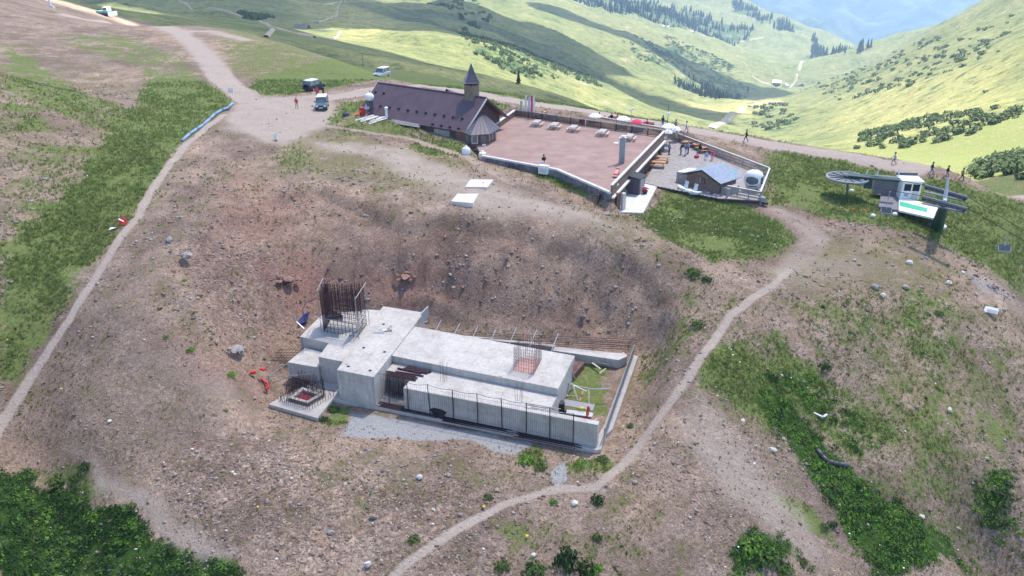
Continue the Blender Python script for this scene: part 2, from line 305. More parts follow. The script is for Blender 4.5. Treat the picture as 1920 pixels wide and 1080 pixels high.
# ---------------------------------------------------------------- masks (all in world metres)
RG = [  # kind, value, feather m, outline
 ('g',.95,2.5,[(432,190),(350,143),(282,150),(262,190),(215,250),(150,330),(60,400),(0,460),(0,700),(60,640),(130,560),(200,470),(250,402),(300,330),(350,270),(400,225)]),
 ('g',.62,3,[(0,75),(70,110),(180,185),(300,235),(200,250),(90,200),(0,150)]),
 ('g',.6,2.5,[(0,150),(60,170),(80,235),(0,250)]),('g',.5,4,[(100,60),(250,70),(330,110),(300,140),(150,100)]),
 ('g',.42,4,[(0,250),(200,270),(150,400),(0,460)]),
 ('g',.55,3,[(280,150),(400,160),(330,100),(200,60),(150,80),(260,120)]),
 ('g',.98,2.5,[(465,168),(500,140),(600,118),(760,138),(720,150),(690,152),(560,172),(500,180)]),
 ('g',.5,5,[(400,52),(640,112),(600,130),(500,150),(430,130)]),
 ('d',.7,5,[(380,45),(660,115),(600,140),(440,150)]),
 ('g',.95,1.5,[(740,142),(960,172),(1250,222),(1400,250),(1250,235),(960,186),(800,158)]),
 ('g',.9,2,[(640,195),(700,185),(690,205),(620,235),(590,232)]),('g',.6,2.5,[(600,230),(680,215),(800,245),(860,262),(790,258),(700,250),(640,250)]),
 ('g',.7,2,[(770,255),(870,262),(880,292),(800,292)]),('g',.85,1.2,[(985,305),(1060,330),(1150,370),(1135,385),(1080,362),(1000,330)]),
 ('g',.96,2.2,[(1212,388),(1262,350),(1380,372),(1440,400),(1512,450),(1495,488),(1430,496),(1320,490),(1260,445),(1205,412)]),
 ('g',.85,4,[(1450,275),(1600,300),(1920,380),(1920,560),(1800,480),(1720,440),(1560,405),(1450,380)]),
 ('g',.9,2,[(920,190),(960,200),(940,215),(925,205)]),
 ('g',.98,2.2,[(1320,690),(1400,625),(1450,620),(1500,680),(1580,710),(1690,800),(1650,850),(1590,850),(1500,775),(1440,800),(1390,750),(1330,712)]),
 ('l',.62,1.6,[(1420,690),(1500,690),(1590,740),(1660,830),(1600,850),(1530,780),(1470,750)]),
 ('l',.92,1.8,[(1430,740),(1480,760),(1540,850),(1640,920),(1760,1000),(1830,1080),(1640,1080),(1560,960),(1480,850),(1450,800)]),
 ('l',.34,3,[(1400,640),(1520,680),(1680,800),(1760,960),(1860,1080),(1640,1080),(1500,880),(1400,760)]),('g',.56,4,[(1460,560),(1600,560),(1760,540),(1920,650),(1920,1080),(1700,1080),(1560,880),(1650,820),(1560,700)]),
 ('g',.75,2,[(1690,540),(1790,560),(1780,680),(1730,780),(1690,680)]),('l',.7,2.5,[(1830,920),(1920,880),(1920,1020),(1850,1000)]),
 ('l',.9,1.5,[(1375,1005),(1410,1000),(1470,1030),(1520,1080),(1355,1080)]),('g',.8,1.5,[(1440,910),(1480,930),(1560,1010),(1600,1060),(1540,1040),(1470,970)]),
 ('l',.98,1.6,[(0,905),(50,890),(70,935),(130,945),(190,930),(250,940),(310,985),(360,1030),(420,1080),(0,1080)]),('g',.55,2.5,[(0,880),(160,860),(250,930),(120,950),(0,930)]),
 ('g',.62,2.5,[(1270,490),(1350,500),(1330,580),(1300,660),(1220,720),(1200,660),(1280,590)]),('g',.6,2,[(1330,560),(1420,565),(1380,620),(1330,690)]),('g',.55,2,[(1440,545),(1560,548),(1540,575),(1430,580)]),
 ('d',.62,4,[(500,250),(640,240),(700,265),(880,300),(870,350),(700,360),(560,320)]),('g',.5,2.5,[(510,270),(580,280),(590,320),(530,325)]),
 ('d',.55,5,[(1450,470),(1700,440),(1800,500),(1780,580),(1560,560),(1440,540)]),('d',.45,4,[(1060,420),(1200,400),(1300,480),(1250,500)]),
 ('d',.4,6,[(560,330),(700,380),(640,480),(560,500)]),('d',.4,6,[(0,60),(300,150),(250,250),(0,430)]),('d',.45,5,[(1560,320),(1920,420),(1920,470),(1700,430)]),
 ('d',.4,4,[(640,820),(950,870),(1000,920),(760,960),(560,900)]),('d',.5,4,[(1340,680),(1560,860),(1500,900),(1330,760)]),('d',.55,5,[(1560,580),(1900,700),(1900,1000),(1650,850)]),
 ('d',.4,4,[(880,960),(1200,940),(1240,1060),(950,1060)]),('g',.4,3,[(900,1000),(1200,960),(1260,1060),(950,1070)]),
 ('g',.8,.8,[(960,850),(1010,845),(1020,875),(985,885)]),('g',.85,.8,[(1090,860),(1150,850),(1160,868),(1110,882),(1060,872)]),('g',.8,.6,[(618,760),(650,755),(640,790),(605,795)]),
 ('g',.8,1,[(1085,675),(1150,690),(1135,770),(1070,765)]),
 ('v',.95,.8,[(652,768),(760,778),(985,838),(960,852),(870,832),(640,806)]),('v',.8,.7,[(1035,880),(1070,860),(1080,895),(1045,912)]),
 ('k',.9,2.5,[(400,990),(560,930),(760,920),(860,960),(740,1060),(480,1075)]),('k',1,2,[(790,1050),(900,1000),(930,1075),(800,1080)]),('k',.9,3,[(300,880),(480,820),(620,880),(900,930),(760,1040),(480,1075),(380,1000)]),('k',.6,3,[(330,470),(480,420),(520,600),(420,640)]),('k',.5,3,[(1300,700),(1450,860),(1540,1060),(1300,1060),(1260,860)]),('v',.5,2.5,[(1790,500),(1920,570),(1920,600),(1830,560)]),
 ('r',.8,2,[(490,480),(580,470),(620,540),(540,560)]),('r',.6,2.5,[(700,500),(790,490),(800,560),(720,570)]),('r',.5,2.5,[(300,640),(460,700),(500,760),(380,720)]),('r',.45,3,[(430,330),(560,360),(520,440),(420,420)]),
 ('r',.12,3,[(620,560),(700,420),(820,410),(1000,430),(960,560),(800,590)]),
 ('p',.75,2.5,[(440,195),(600,182),(640,205),(600,240),(520,275),(430,240)]),('p',.62,4,[(560,262),(760,275),(900,340),(1150,430),(1060,420),(900,390),(760,330)]),
 ('p',.62,1.2,[(120,840),(200,850),(330,930),(420,1040),(400,1060),(300,960),(180,880)]),('p',.4,3,[(200,660),(330,650),(520,780),(420,780)]),
 ('p',.55,2.5,[(1250,800),(1330,740),(1440,880),(1560,1070),(1480,1075),(1330,900)]),('p',.4,3,[(1480,480),(1650,490),(1600,540),(1450,540)]),
]
LN = [  # value, half width m, feather, line
 (.95,.36,.35,[(-20,830),(0,795),(60,705),(130,600),(180,520),(230,440),(262,405),(268,385),(310,320),(345,275),(385,240),(420,215)]),
 (.9,.27,.32,[(735,1085),(760,1060),(800,1030),(870,985),(950,945),(1040,918),(1120,912),(1170,870),(1230,790),(1290,710),(1325,655),(1370,590),(1425,550),(1450,535),(1480,505)]),
 (.5,.7,2.4,[(1450,395),(1500,415),(1530,445),(1510,480),(1470,510)]),
 (.92,2.1,1.4,[(120,28),(200,42),(330,60),(385,105),(425,155),(470,188),(560,190),(640,180),(700,168),(780,160),(860,170),(960,187),(1100,208),(1250,235),(1400,261),(1560,287),(1700,316),(1920,371),(2100,420)]),
 (.4,.2,.25,[(545,262),(640,282),(705,302),(690,330),(640,350)]),(.4,.2,.25,[(560,256),(655,276),(725,300),(715,336),(660,356)]),(.35,.22,.25,[(960,345),(1060,395),(1160,430),(1290,490),(1400,530)]),(.35,.22,.25,[(985,342),(1080,388),(1180,424),(1300,480),(1410,520)]),(.7,1.6,2,[(330,60),(400,60),(460,75)]),(.5,.5,.5,[(600,235),(760,258),(870,292),(960,345)]),
]
_cr = [P(*q) for q in ((330,58,4.2),(400,50,4.1),(470,62,3.4),(560,88,2.6),(650,116,1.9),(740,144,1.4),(830,155,1.1),(930,172,.5),(1100,198,-.1),(1250,226,-.8),(1400,252,-1.4),(1560,275,-2.1),(1640,289,-2.4),(1700,302,-2.8),(1760,314,-2.9),(1800,324,-3.1),(1920,358,-3.8),(2100,405,-4.5))]; BEHIND = [tuple(p[:2]) for p in _cr] + [tuple(np.array(p[:2]) * 5) for p in _cr[::-1]]
RGW = [(k, v, fe, HP(pl)) for k, v, fe, pl in RG]
LNW = [(v, hw, fe, HP(pl)) for v, hw, fe, pl in LN]
def masks(x, y):
    m = {k: np.zeros(len(x)) for k in 'gdlvrpkb'}
    m['g'] += .16; m['d'] += .28
    wx = x + fbm(x, y, 6, 3, 50) * 1.5; wy = y + fbm(x, y, 6, 3, 60) * 1.5
    for k, v, fe, pl in RGW:
        pl = np.asarray(pl)[:, :2]; lo = pl.min(0) - fe - 3; hi = pl.max(0) + fe + 3
        s = np.nonzero((x > lo[0]) & (x < hi[0]) & (y > lo[1]) & (y < hi[1]))[0]
        if not len(s): continue
        e = sst(-fe, fe * .6, polydist(wx[s], wy[s], pl)) * v; m[k][s] = np.maximum(m[k][s], e)
    for v, hw, fe, pl in LNW:
        pl = np.asarray(pl)[:, :2]; lo = pl.min(0) - hw - fe - 2; hi = pl.max(0) + hw + fe + 2
        s = np.nonzero((x > lo[0]) & (x < hi[0]) & (y > lo[1]) & (y < hi[1]))[0]
        if not len(s): continue
        w2 = hw * (1 + .25 * fbm(x[s], y[s], 5, 2, 91))
        e = 1 - sst(w2 * .6, w2 + fe, linedist(x[s], y[s], pl)); m['p'][s] = np.maximum(m['p'][s], e * v)
        for k in 'gl': m[k][s] *= 1 - e * .97
    lf = sst(6, 12, x) * (1 - sst(72, 84, y)); pt = sst(-.3, .3, fbm(x, y, 8, 4, 230, .6)); m['g'] *= 1 - lf * .36 * (1 - pt); m['l'] *= 1 - lf * .2 * (1 - pt)
    for k in 'g': m[k] *= 1 - .8 * m['v']
    bh = sst(-1, 3, polydist(x, y, BEHIND)); m['g'] = np.maximum(m['g'], .62 * bh * (1 - m['p'])); m['d'] = np.maximum(m['d'], .95 * bh)
    m['b'] = sst(-1.2, 1.2, polydist(wx, wy, BANK)); m['d'] *= 1 - .5 * m['b']
    d = polydist(x, y, SLOPE); s = sst(0, 3, d); m['g'] *= 1 - .85 * s; m['d'] *= 1 - .6 * s
    return m
# ---------------------------------------------------------------- terrain sheets
def grid(name, x0, x1, y0, y1, st, mat, hole=None, sink=0, attr='near', keep=None):
    nx = int(round((x1 - x0) / st)); ny = int(round((y1 - y0) / st)); xs = x0 + np.arange(nx + 1) * st; ys = y0 + np.arange(ny + 1) * st
    X, Y = np.meshgrid(xs, ys); X = X.ravel(); Y = Y.ravel()
    i = (np.arange(ny)[:, None] * (nx + 1) + np.arange(nx)[None]).ravel(); F = np.stack([i, i + 1, i + nx + 2, i + nx + 1], 1)
    cx = X[F].mean(1); cy = Y[F].mean(1); ok = np.ones(len(F), bool); low = np.zeros(len(X))
    if hole:
        a, b_, c, d = hole; mg = st * 1.5
        ok &= ~((cx > a + mg) & (cx < b_ - mg) & (cy > c + mg) & (cy < d - mg))
        low = np.where((X > a - .01) & (X < b_ + .01) & (Y > c - .01) & (Y < d + .01), sink, 0)
    if keep is not None: ok &= keep(cx, cy)
    F = F[ok]; us = np.unique(F); mp = np.full(len(X), -1); mp[us] = np.arange(len(us)); F = mp[F]; X = X[us]; Y = Y[us]; low = low[us]
    Z = H(X, Y) - low
    me = bpy.data.meshes.new(name); n = len(X); me.vertices.add(n); me.vertices.foreach_set('co', np.stack([X, Y, Z], 1).ravel())
    me.loops.add(len(F) * 4); me.loops.foreach_set('vertex_index', F.ravel().astype(np.int32)); me.polygons.add(len(F)); me.polygons.foreach_set('loop_start', np.arange(len(F), dtype=np.int32) * 4)
    me.polygons.foreach_set('use_smooth', np.ones(len(F), bool)); me.update(calc_edges=True); me.materials.append(MATS[mat])
    c1 = np.ones((n, 4)); c2 = np.ones((n, 4))
    if attr == 'near':
        m = masks(X, Y); c1[:, 0] = m['g']; c1[:, 1] = m['p']; c1[:, 2] = m['d']; c2[:, 0] = m['v']; c2[:, 1] = m['l']; c2[:, 2] = m['r']; c1[:, 3] = m['k']; c2[:, 3] = m['b']
        a = me.color_attributes.new('m2', 'FLOAT_COLOR', 'POINT'); a.data.foreach_set('color', c2.ravel())
    else:
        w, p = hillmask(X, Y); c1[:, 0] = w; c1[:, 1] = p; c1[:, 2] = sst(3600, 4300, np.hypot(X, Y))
    a = me.color_attributes.new('m1', 'FLOAT_COLOR', 'POINT'); a.data.foreach_set('color', c1.ravel())
    o = bpy.data.objects.new(name, me); COL.objects.link(o); o['kind'] = 'structure'; return o
WOODS = [  # wooded or bushy ground on the far slopes: density, outline
 (.62,[(1010,5),(1180,10),(1330,40),(1420,60),(1400,85),(1300,72),(1230,60),(1130,35)]),(.7,[(1370,5),(1500,60),(1480,75),(1380,30)]),(.8,[(1520,85),(1640,110),(1560,130),(1520,110)]),
 (.5,[(850,60),(960,90),(1060,130),(1130,180),(1060,165),(960,150),(880,110)]),(.52,[(1160,90),(1260,80),(1400,150),(1400,185),(1300,160),(1200,130)]),(.52,[(1230,120),(1350,160),(1390,190),(1340,205),(1250,150)]),
 (.30,[(1620,250),(1800,215),(1920,205),(1920,230),(1780,262),(1700,280),(1600,285)]),(.4,[(1840,300),(1920,280),(1920,340),(1820,335)]),(.4,[(1400,215),(1460,205),(1500,225),(1420,245)]),
 (.3,[(1500,170),(1700,100),(1900,40),(1900,100),(1700,170),(1550,200)]),(.3,[(380,10),(520,30),(480,45),(380,30)]),(.35,[(780,10),(900,10),(930,50),(850,60)]),
]
WOODW = [(v, HP(pl)) for v, pl in WOODS]
PALE = [(.8,[(640,95),(760,118),(900,145),(1110,192),(1000,175),(860,150),(700,125)]),(.6,[(560,20),(700,10),(760,60),(640,80)]),(.7,[(1280,205),(1480,190),(1400,235),(1300,225)]),(.5,[(1560,200),(1920,110),(1920,190),(1640,270)]),(.7,[(1690,290),(1920,235),(1920,290),(1760,300)])]
PALEW = [(v, HP(pl)) for v, pl in PALE]
def hillmask(x, y):
    w = np.full(len(x), .22); p = np.zeros(len(x)); r = np.hypot(x, y); wx = x + fbm(x, y, 60, 3, 51) * r * .02; wy = y + fbm(x, y, 60, 3, 61) * r * .02
    for v, pl in WOODW: w = np.maximum(w, v * sst(-.02, .02, polydist(wx, wy, pl) / r))
    for v, pl in PALEW: p = np.maximum(p, v * sst(-.03, .03, polydist(wx, wy, pl) / r))
    return w, p
NR = (-84, 108, 20, 152)
g0 = grid('ground', *NR, .36, 'ground')
M1 = (-240, 264, 8, 296)
g1 = grid('outer_ground', *M1, 1.8, 'ground', NR, .35)
M2 = (-700, 900, -200, 1240)
g2 = grid('slopes', *M2, 8, 'hills', M1, 1.2, 'far')
g3 = grid('hills', -2800, 4100, -1500, 7800, 30, 'hills', M2, 5, 'far')

# ---------------------------------------------------------------- mesh builder
class MB:
    def __init__(s): s.v = []; s.f = []; s.mi = []; s.cur = 0
    def add(s, v, f):
        o = len(s.v); s.v += [tuple(map(float, p)) for p in v]; s.f += [tuple(i + o for i in q) for q in f]; s.mi += [s.cur] * len(f); return s
    def box(s, c, d, rz=0, rx=0, ry=0):
        M = Matrix.Translation(Vector([float(q) for q in c])) @ Matrix.Rotation(rz, 4, 'Z') @ Matrix.Rotation(ry, 4, 'Y') @ Matrix.Rotation(rx, 4, 'X'); x, y, z = [float(q) / 2 for q in d]
        v = [M @ Vector((a * x, b * y, e * z)) for a in (-1, 1) for b in (-1, 1) for e in (-1, 1)]
        return s.add(v, [(0, 1, 3, 2), (4, 6, 7, 5), (0, 4, 5, 1), (2, 3, 7, 6), (0, 2, 6, 4), (1, 5, 7, 3)])
    def prism(s, poly, z0, z1, ch=0):
        n = len(poly); ar = sum(poly[i][0] * poly[(i + 1) % n][1] - poly[(i + 1) % n][0] * poly[i][1] for i in range(n))
        if ar < 0: poly = poly[::-1]
        if ch:
            c = np.mean([(p[0], p[1]) for p in poly], 0); ins = []
            for i in range(n):
                a = np.array(poly[i - 1][:2]); b = np.array(poly[i][:2]); d = np.array(poly[(i + 1) % n][:2]); e1 = (b - a) / np.linalg.norm(b - a); e2 = (d - b) / np.linalg.norm(d - b)
                nn = np.array([-e1[1] - e2[1], e1[0] + e2[0]]); nn /= max(.3, (nn @ nn) ** .5); ins.append(b + nn * ch)
            v = [(p[0], p[1], z0) for p in poly] + [(p[0], p[1], z1 - ch) for p in poly] + [(p[0], p[1], z1) for p in ins]
            f = [tuple(range(n))[::-1], tuple(range(2 * n, 3 * n))] + [(k * n + i, k * n + (i + 1) % n, (k + 1) * n + (i + 1) % n, (k + 1) * n + i) for k in (0, 1) for i in range(n)]
            return s.add(v, f)
        v = [(p[0], p[1], z0) for p in poly] + [(p[0], p[1], z1) for p in poly]
        return s.add(v, [tuple(range(n))[::-1], tuple(range(n, 2 * n))] + [(i, (i + 1) % n, n + (i + 1) % n, n + i) for i in range(n)])
    def tube(s, a, b, r, n=5, r2=None, cap=True):
        a = Vector([float(q) for q in a]); b = Vector([float(q) for q in b]); d = b - a
        if d.length < 1e-6: return s
        q = d.to_track_quat('Z', 'Y'); r2 = r if r2 is None else r2; v = []
        for k in range(n):
            t = 2 * math.pi * k / n; o = q @ Vector((math.cos(t), math.sin(t), 0)); v.append(a + o * r); v.append(b + o * r2)
        f = [(2 * k, 2 * ((k + 1) % n), 2 * ((k + 1) % n) + 1, 2 * k + 1) for k in range(n)]
        if cap: f += [tuple(2 * k for k in range(n))[::-1], tuple(2 * k + 1 for k in range(n))]
        return s.add(v, f)
    def pipe(s, pts, r, n=5):
        for a, b in zip(pts[:-1], pts[1:]): s.tube(a, b, r, n)
        return s
    def lathe(s, prof, n=12, c=(0, 0, 0), sx=1, sy=1, cap=True):
        v = []; f = []; m = len(prof)
        for k in range(n):
            t = 2 * math.pi * k / n
            for r, z in prof: v.append((c[0] + r * math.cos(t) * sx, c[1] + r * math.sin(t) * sy, c[2] + z))
        for k in range(n):
            for i in range(m - 1): f.append((k * m + i, ((k + 1) % n) * m + i, ((k + 1) % n) * m + i + 1, k * m + i + 1))
        if cap: f += [tuple(k * m for k in range(n))[::-1], tuple(k * m + m - 1 for k in range(n))]
        return s.add(v, f)
    def ball(s, c, rx, ry=None, rz=None, n=10, m=7):
        ry = rx if ry is None else ry; rz = rx if rz is None else rz
        return s.lathe([(math.sin(math.pi * (i + .02) / (m - .96)) if 0 < i < m - 1 else .03, -math.cos(math.pi * i / (m - 1)) * rz) for i in range(m)], n, c, rx, ry)
    def plate(s, pts, th=.02):
        p = [Vector([float(q) for q in a]) for a in pts]; nn = (p[1] - p[0]).cross(p[2] - p[0]).normalized() * th; n = len(p)
        return s.add(p + [q - nn for q in p], [tuple(range(n)), tuple(range(n, 2 * n))[::-1]] + [(i, n + i, n + (i + 1) % n, (i + 1) % n) for i in range(n)])
    def build(s, name, mat, parent=None, smooth=False, mats=None):
        return mesh_obj(name, s.v, s.f, mat, parent, smooth, mats, s.mi if mats else None)
def copy_tree(o, parent=None):
    c = o.copy(); COL.objects.link(c); c.parent = parent
    for ch in list(o.children): copy_tree(ch, c)
    return c

# ---- plain materials
def concrete_mat():
    m = new_mat('concrete'); b = NB(m)
    n1 = b.noise(.5, 6, .65); n2 = b.noise(3.5, 6, .7); n3 = b.noise(1.1, 3, .5, sx=(6, 6, .5))
    c = b.ramp(n1, [(.3, (.40, .365, .34)), (.52, (.51, .475, .445)), (.75, (.585, .545, .515))])
    c = b.mix(.7, c, b.ramp(n2, [(.3, (.8, .79, .78)), (.6, (1, 1, 1)), (.8, (1.06,) * 3)]), 'MULTIPLY')
    c = b.mix(.5, c, b.ramp(n3, [(.3, (.72, .7, .7)), (.55, (1, 1, 1))]), 'MULTIPLY')
    geo = b.n('ShaderNodeNewGeometry'); st = b.noise(.35, 5, .7); c = b.mix(b.ramp(st, [(.56, (0, 0, 0)), (.7, (.55,) * 3)]), c, (.36, .33, .32))
    sx = b.n('ShaderNodeSeparateXYZ'); b.l(b.tc.outputs['Object'], sx.inputs[0])
    jl = None
    for o_, pr in ((0, 1.25), (1, 2.4), (2, 1.04)):
        fr = b.math('FRACT', b.math('MULTIPLY', sx.outputs[o_], 1 / pr)); ln = b.math('LESS_THAN', fr, .035 / pr); jl = ln if jl is None else b.math('MAXIMUM', jl, ln)
    c = b.mix(b.math('MULTIPLY', jl, .32), c, (.2, .19, .19))
    rs = b.noise(.9, 4, .6, sx=(1.6, 1.6, .16)); c = b.mix(b.ramp(rs, [(.6, (0, 0, 0)), (.72, (.55,) * 3)]), c, (.33, .23, .18))
    ds = b.noise(2.2, 5, .7, sx=(1.5, 1.5, .25)); c = b.mix(b.ramp(ds, [(.52, (0, 0, 0)), (.7, (.5,) * 3)]), c, (.26, .25, .25))
    b.out(c, .85, .25); b.bump(n2, .35, .04)
concrete_mat()
simple('rust', (.05, .022, .03), .8, .3, 9); simple('rebar', (.10, .055, .065), .75, .25, 9); simple('steel', (.33, .33, .36), .45, .12, 6, .6); simple('darkmetal', (.05, .05, .055), .5, .2, 6, .3)
simple('galv', (.45, .46, .5), .4, .1, 8, .5); simple('wood_pale', (.5, .42, .32), .75, .2, 5); simple('wood_grey', (.36, .325, .31), .85, .2, 3, dirt=(.22, .19, .18)); simple('wood_dark', (.10, .062, .06), .75, .25, 5)
simple('wood_brown', (.20, .125, .10), .75, .25, 5); simple('wood_orange', (.50, .27, .15), .65, .15, 5); simple('black', (.012, .012, .014), .6, .2, 6); simple('white', (.80, .80, .80), .45, .05, 3, dirt=(.6, .59, .57)); simple('red', (.55, .03, .03), .5, .15, 5)
simple('redbrown', (.24, .035, .045), .85, .2, 6); simple('yellow', (.5, .42, .08), .6, .1, 5); simple('orange', (.7, .16, .05), .6, .1, 5); simple('blue', (.03, .04, .16), .5, .15, 5); simple('grey', (.3, .3, .32), .7, .12, 4); simple('charcoal', (.05, .05, .06), .75, .2, 5)

def uvp(px, py, h): return tuple(w2uv(*P(px, py, ZP + h)[:2]))
def LP(px, py, h): u, v = uvp(px, py, h); return (u, v, h)
hE, hD, hA, hB, hC = 2.08, 2.75, 2.92, 2.52, 1.64
PZ = (*PO, ZP)
works = thing('concrete_foundation', 'pale grey unfinished concrete foundation with rusty rebar cages lying in the dug pit', 'foundation', PZ, TH)
pad = [uvp(502.5, 757.5, 0), uvp(595, 784, 0), uvp(623.6, 748, 0), uvp(712, 763, 0), uvp(1118, 844, 0), uvp(1127, 842, 0), uvp(1134, 816, 0), (.3, 3.2), (.2, 15.6), (-.55, 15.7), (-.45, 3.6), (-.6, 2.2), (-20, 2.4), (-23, 2.2), (-27.2, .4)]
MB().prism(pad, -.45, 0, .03).build('base_pad', 'concrete', works)
MB().prism([(-26.6, .8), (-19, 1.6), (-18.5, 13.5), (-28.3, 10.5)], -.45, .06).build('footing', 'concrete', works)
A4 = [uvp(718, 574, hA), uvp(795, 586, hA), uvp(700.7, 707, hA), uvp(631.5, 693.5, hA)]
blkA = MB().prism(A4, .002, hA, .025).build('cross_block', 'concrete', works)
Bp = [uvp(602, 591, hB), uvp(562, 631, hB), uvp(616, 643, hB), uvp(597, 669, hB), uvp(642, 678, hB), uvp(668, 655, hB), uvp(716, 582, hB), uvp(690, 580, hB)]
MB().prism(Bp, .064, hB, .02).build('column_block', 'concrete', works)
Cp = [uvp(573, 652, hC), uvp(539, 679, hC), uvp(597, 689, hC), uvp(612, 662, hC)]
MB().prism(Cp, .067, hC, .02).build('step_block', 'concrete', works)
Dp = [uvp(741, 668, hD), uvp(1046.7, 729, hD), uvp(1078, 667, hD), uvp(798, 615, hD)]; Dp[0] = (A4[2][0] - .3, Dp[0][1]); Dp[3] = (A4[1][0] - .3, Dp[3][1])
MB().prism(Dp, hE + .003, hD, .025).build('upper_slab', 'concrete', works)
f0 = uvp(756, 727.5, hE); f1 = uvp(1121, 797, hE)
MB().prism([(f0[0], f0[1]), (f1[0], f1[1]), (f1[0], f1[1] + .55), (f0[0], f0[1] + .55)], .004, hE, .02).build('front_wall', 'concrete', works)
eL = A4[2][0] - .2
MB().prism([(f0[0] + .004, f0[1] + .553), (Dp[1][0] - .05, f0[1] + .553), (Dp[1][0] - .05, Dp[1][1] + 5), (eL, Dp[1][1] + 5.4), (eL, 2.6), (f0[0] + .004, 2.5)], .005, hE - .004, .015).build('lower_slab', 'concrete', works)
bm = [uvp(1036, 657, .6), uvp(1160, 675, .6), uvp(1176, 668, .6), uvp(1174, 663, .6), uvp(1040, 650, .6)]
MB().prism(bm, -.3, .6, .02).build('rear_beam', 'concrete', works)
MB().prism([(Dp[3][0] + .1, Dp[3][1] + 2.75), (bm[4][0] - .02, bm[4][1] + .05), (bm[4][0] - .02, bm[4][1] + .5), (Dp[3][0] + .1, Dp[3][1] + 3.15)], -.3, .55, .02).build('rear_wall', 'concrete', works)
m = MB()
for k in range(27):
    u = f0[0] + .5 + k * .56
    if u < f1[0] - .1: m.box((u, f0[1] - .006, hE / 2), (.018, .012, hE - .1))
m.build('formwork_seam', 'concrete', works)
MB().box((*uvp(938, 712, hE + .35), hE + .36), (.32, .05, .7)).build('patch', 'grey', works)
# holes in the cross block
for px, py in ((719, 608), (682, 652), (721, 660), (653, 687), (694, 695)):
    u, v = uvp(px, py, hA); MB().lathe([(.13, -.02), (.15, .012), (.12, .012)], 10, (u, v, hA)).build('sleeve_hole', 'black', works)
# square socket in the left pad
sq = [uvp(540, 742, .5), uvp(577, 752, .5), uvp(606, 735, .5), uvp(566, 722, .5)]
sc_ = np.mean(sq, 0); m = MB()
for i in range(4):
    a = np.array(sq[i]); b_ = np.array(sq[(i + 1) % 4]); a2 = a + (sc_ - a) * .32; b2 = b_ + (sc_ - b_) * .32; m.prism([a, b_, b2, a2], 0.003, .3)
m.build('column_socket', 'concrete', works)
MB().prism([tuple(a + (sc_ - a) * .34) for a in np.array(sq)], .002, .06).build('socket_floor', 'redbrown', works)
def cage(name, cor, h0, h1, n, r=.018, step=.3, dense=None, mat='rebar', jit=.25):
    m = MB(); k4 = len(cor)
    for i in range(k4):
        a = np.array(cor[i]); b_ = np.array(cor[(i + 1) % k4]); nn = n[i % len(n)]
        for j in range(nn):
            p = a + (b_ - a) * j / nn; t = h1 + random.uniform(-jit, jit); m.tube((*p, h0), (p[0] + random.uniform(-.03, .03), p[1] + random.uniform(-.03, .03), t), r, 4)
        z = h0 + .25
        while z < h1 - .3:
            st = step
            if dense and dense[0] < z < dense[1]: st = dense[2]
            m.tube((*a, z), (*b_, z + random.uniform(-.02, .02)), r * .7, 4); z += st
    o = m.build(name, mat, works); o['kind'] = 'stuff'; return o
c1 = [uvp(607.5, 623, hB), uvp(670, 634, hB), uvp(687.5, 609, hB), uvp(618, 603, hB)]
tc = cage('rebar_cage', c1, hB - .1, hB + 4.3, (9, 8, 9, 13), .024, .42, (hB + 1.5, hB + 3.9, .16), 'rust', .35)
tc['label'] = 'tall dense rusty rebar cage'
cc = np.mean(c1, 0); c1b = [tuple(np.array(p) + (cc - p) * .2) for p in c1]
cage('rebar_cage', [c1b[0], c1b[3], c1b[2]][:3], hB + 1.35, hB + 4.2, (13, 14, 5), .027, .5, (hB + 1.4, hB + 3.6, .13), 'rust', .3)
m = MB(); lo = [tuple(np.array(p) + (np.array(p) - cc) * .12) for p in c1]
for i in range(4): m.tube((*lo[i], hB + 1.55), (*lo[(i + 1) % 4], hB + 1.55), .035, 5)
m.tube((*lo[0], hB + 4.25), (*lo[3], hB + 4.5), .03, 5); m.tube((*lo[1], hB + 4.1), (*lo[2], hB + 4.35), .03, 5)
for i in range(4): m.tube((*lo[i], hB), (*lo[i], hB + 4.4), .03, 5)
m.build('scaffold_tube', 'steel', works)
w0, w1 = np.array(c1[0]), np.array(c1[1])
MB().prism([tuple(w0 + (cc - w0) * .1), tuple(w0 + (w1 - w0) * .62), tuple(cc), tuple(np.array(c1[3]))], hB + 1.42, hB + 1.48).build('work_platform', 'charcoal', works)
c2 = [uvp(963, 695, hD), uvp(1000.6, 703.5, hD), uvp(1015, 674.6, hD), uvp(976.6, 670, hD)]
cage('rebar_cage', c2, hD - .1, hD + 2.35, (8, 7, 9, 7), .016, .32)['label'] = 'open square rebar cage with upright bars'
MB().prism([tuple(np.array(p)) for p in c2], hD + .002, hD + .012).build('starter_patch', 'rust_stain' if 'rust_stain' in MATS else (simple('rust_stain', (.45, .26, .23), .9, .2, 3) and 'rust_stain'), works)
cage('starter_bars', [tuple(np.array(p) + (np.array(p) - sc_) * .1) for p in sq], .003, 1.7, (16, 16, 14, 14), .022, .5, None, 'rust', .3)
cage('starter_bars', [tuple(np.array(p) + (np.array(p) - sc_) * .55) for p in sq], .003, .5, (16, 9, 8, 16), .022, .13, None, 'rust', .1)
m = MB()
for (px, py, n, du) in ((826, 715, 5, .14), (966, 752, 5, .16), (640, 722, 7, .16), (657, 730, 6, .14), (735, 745, 8, .1), (563, 690, 5, .14), (745, 742, 6, .12)):
    h = hE if px > 760 else (.06 if py < 735 else .0); u, v = uvp(px, py, h)
    for k in range(n): m.tube((u + k * du + random.uniform(-.05, .05), v + random.uniform(-.1, .3), h), (u + k * du + random.uniform(-.08, .08), v + random.uniform(-.1, .3), h + random.uniform(.9, 1.9) + (0 if px > 760 else .7)), .014, 4)
m.build('starter_bars', 'rebar', works)['kind'] = 'stuff'
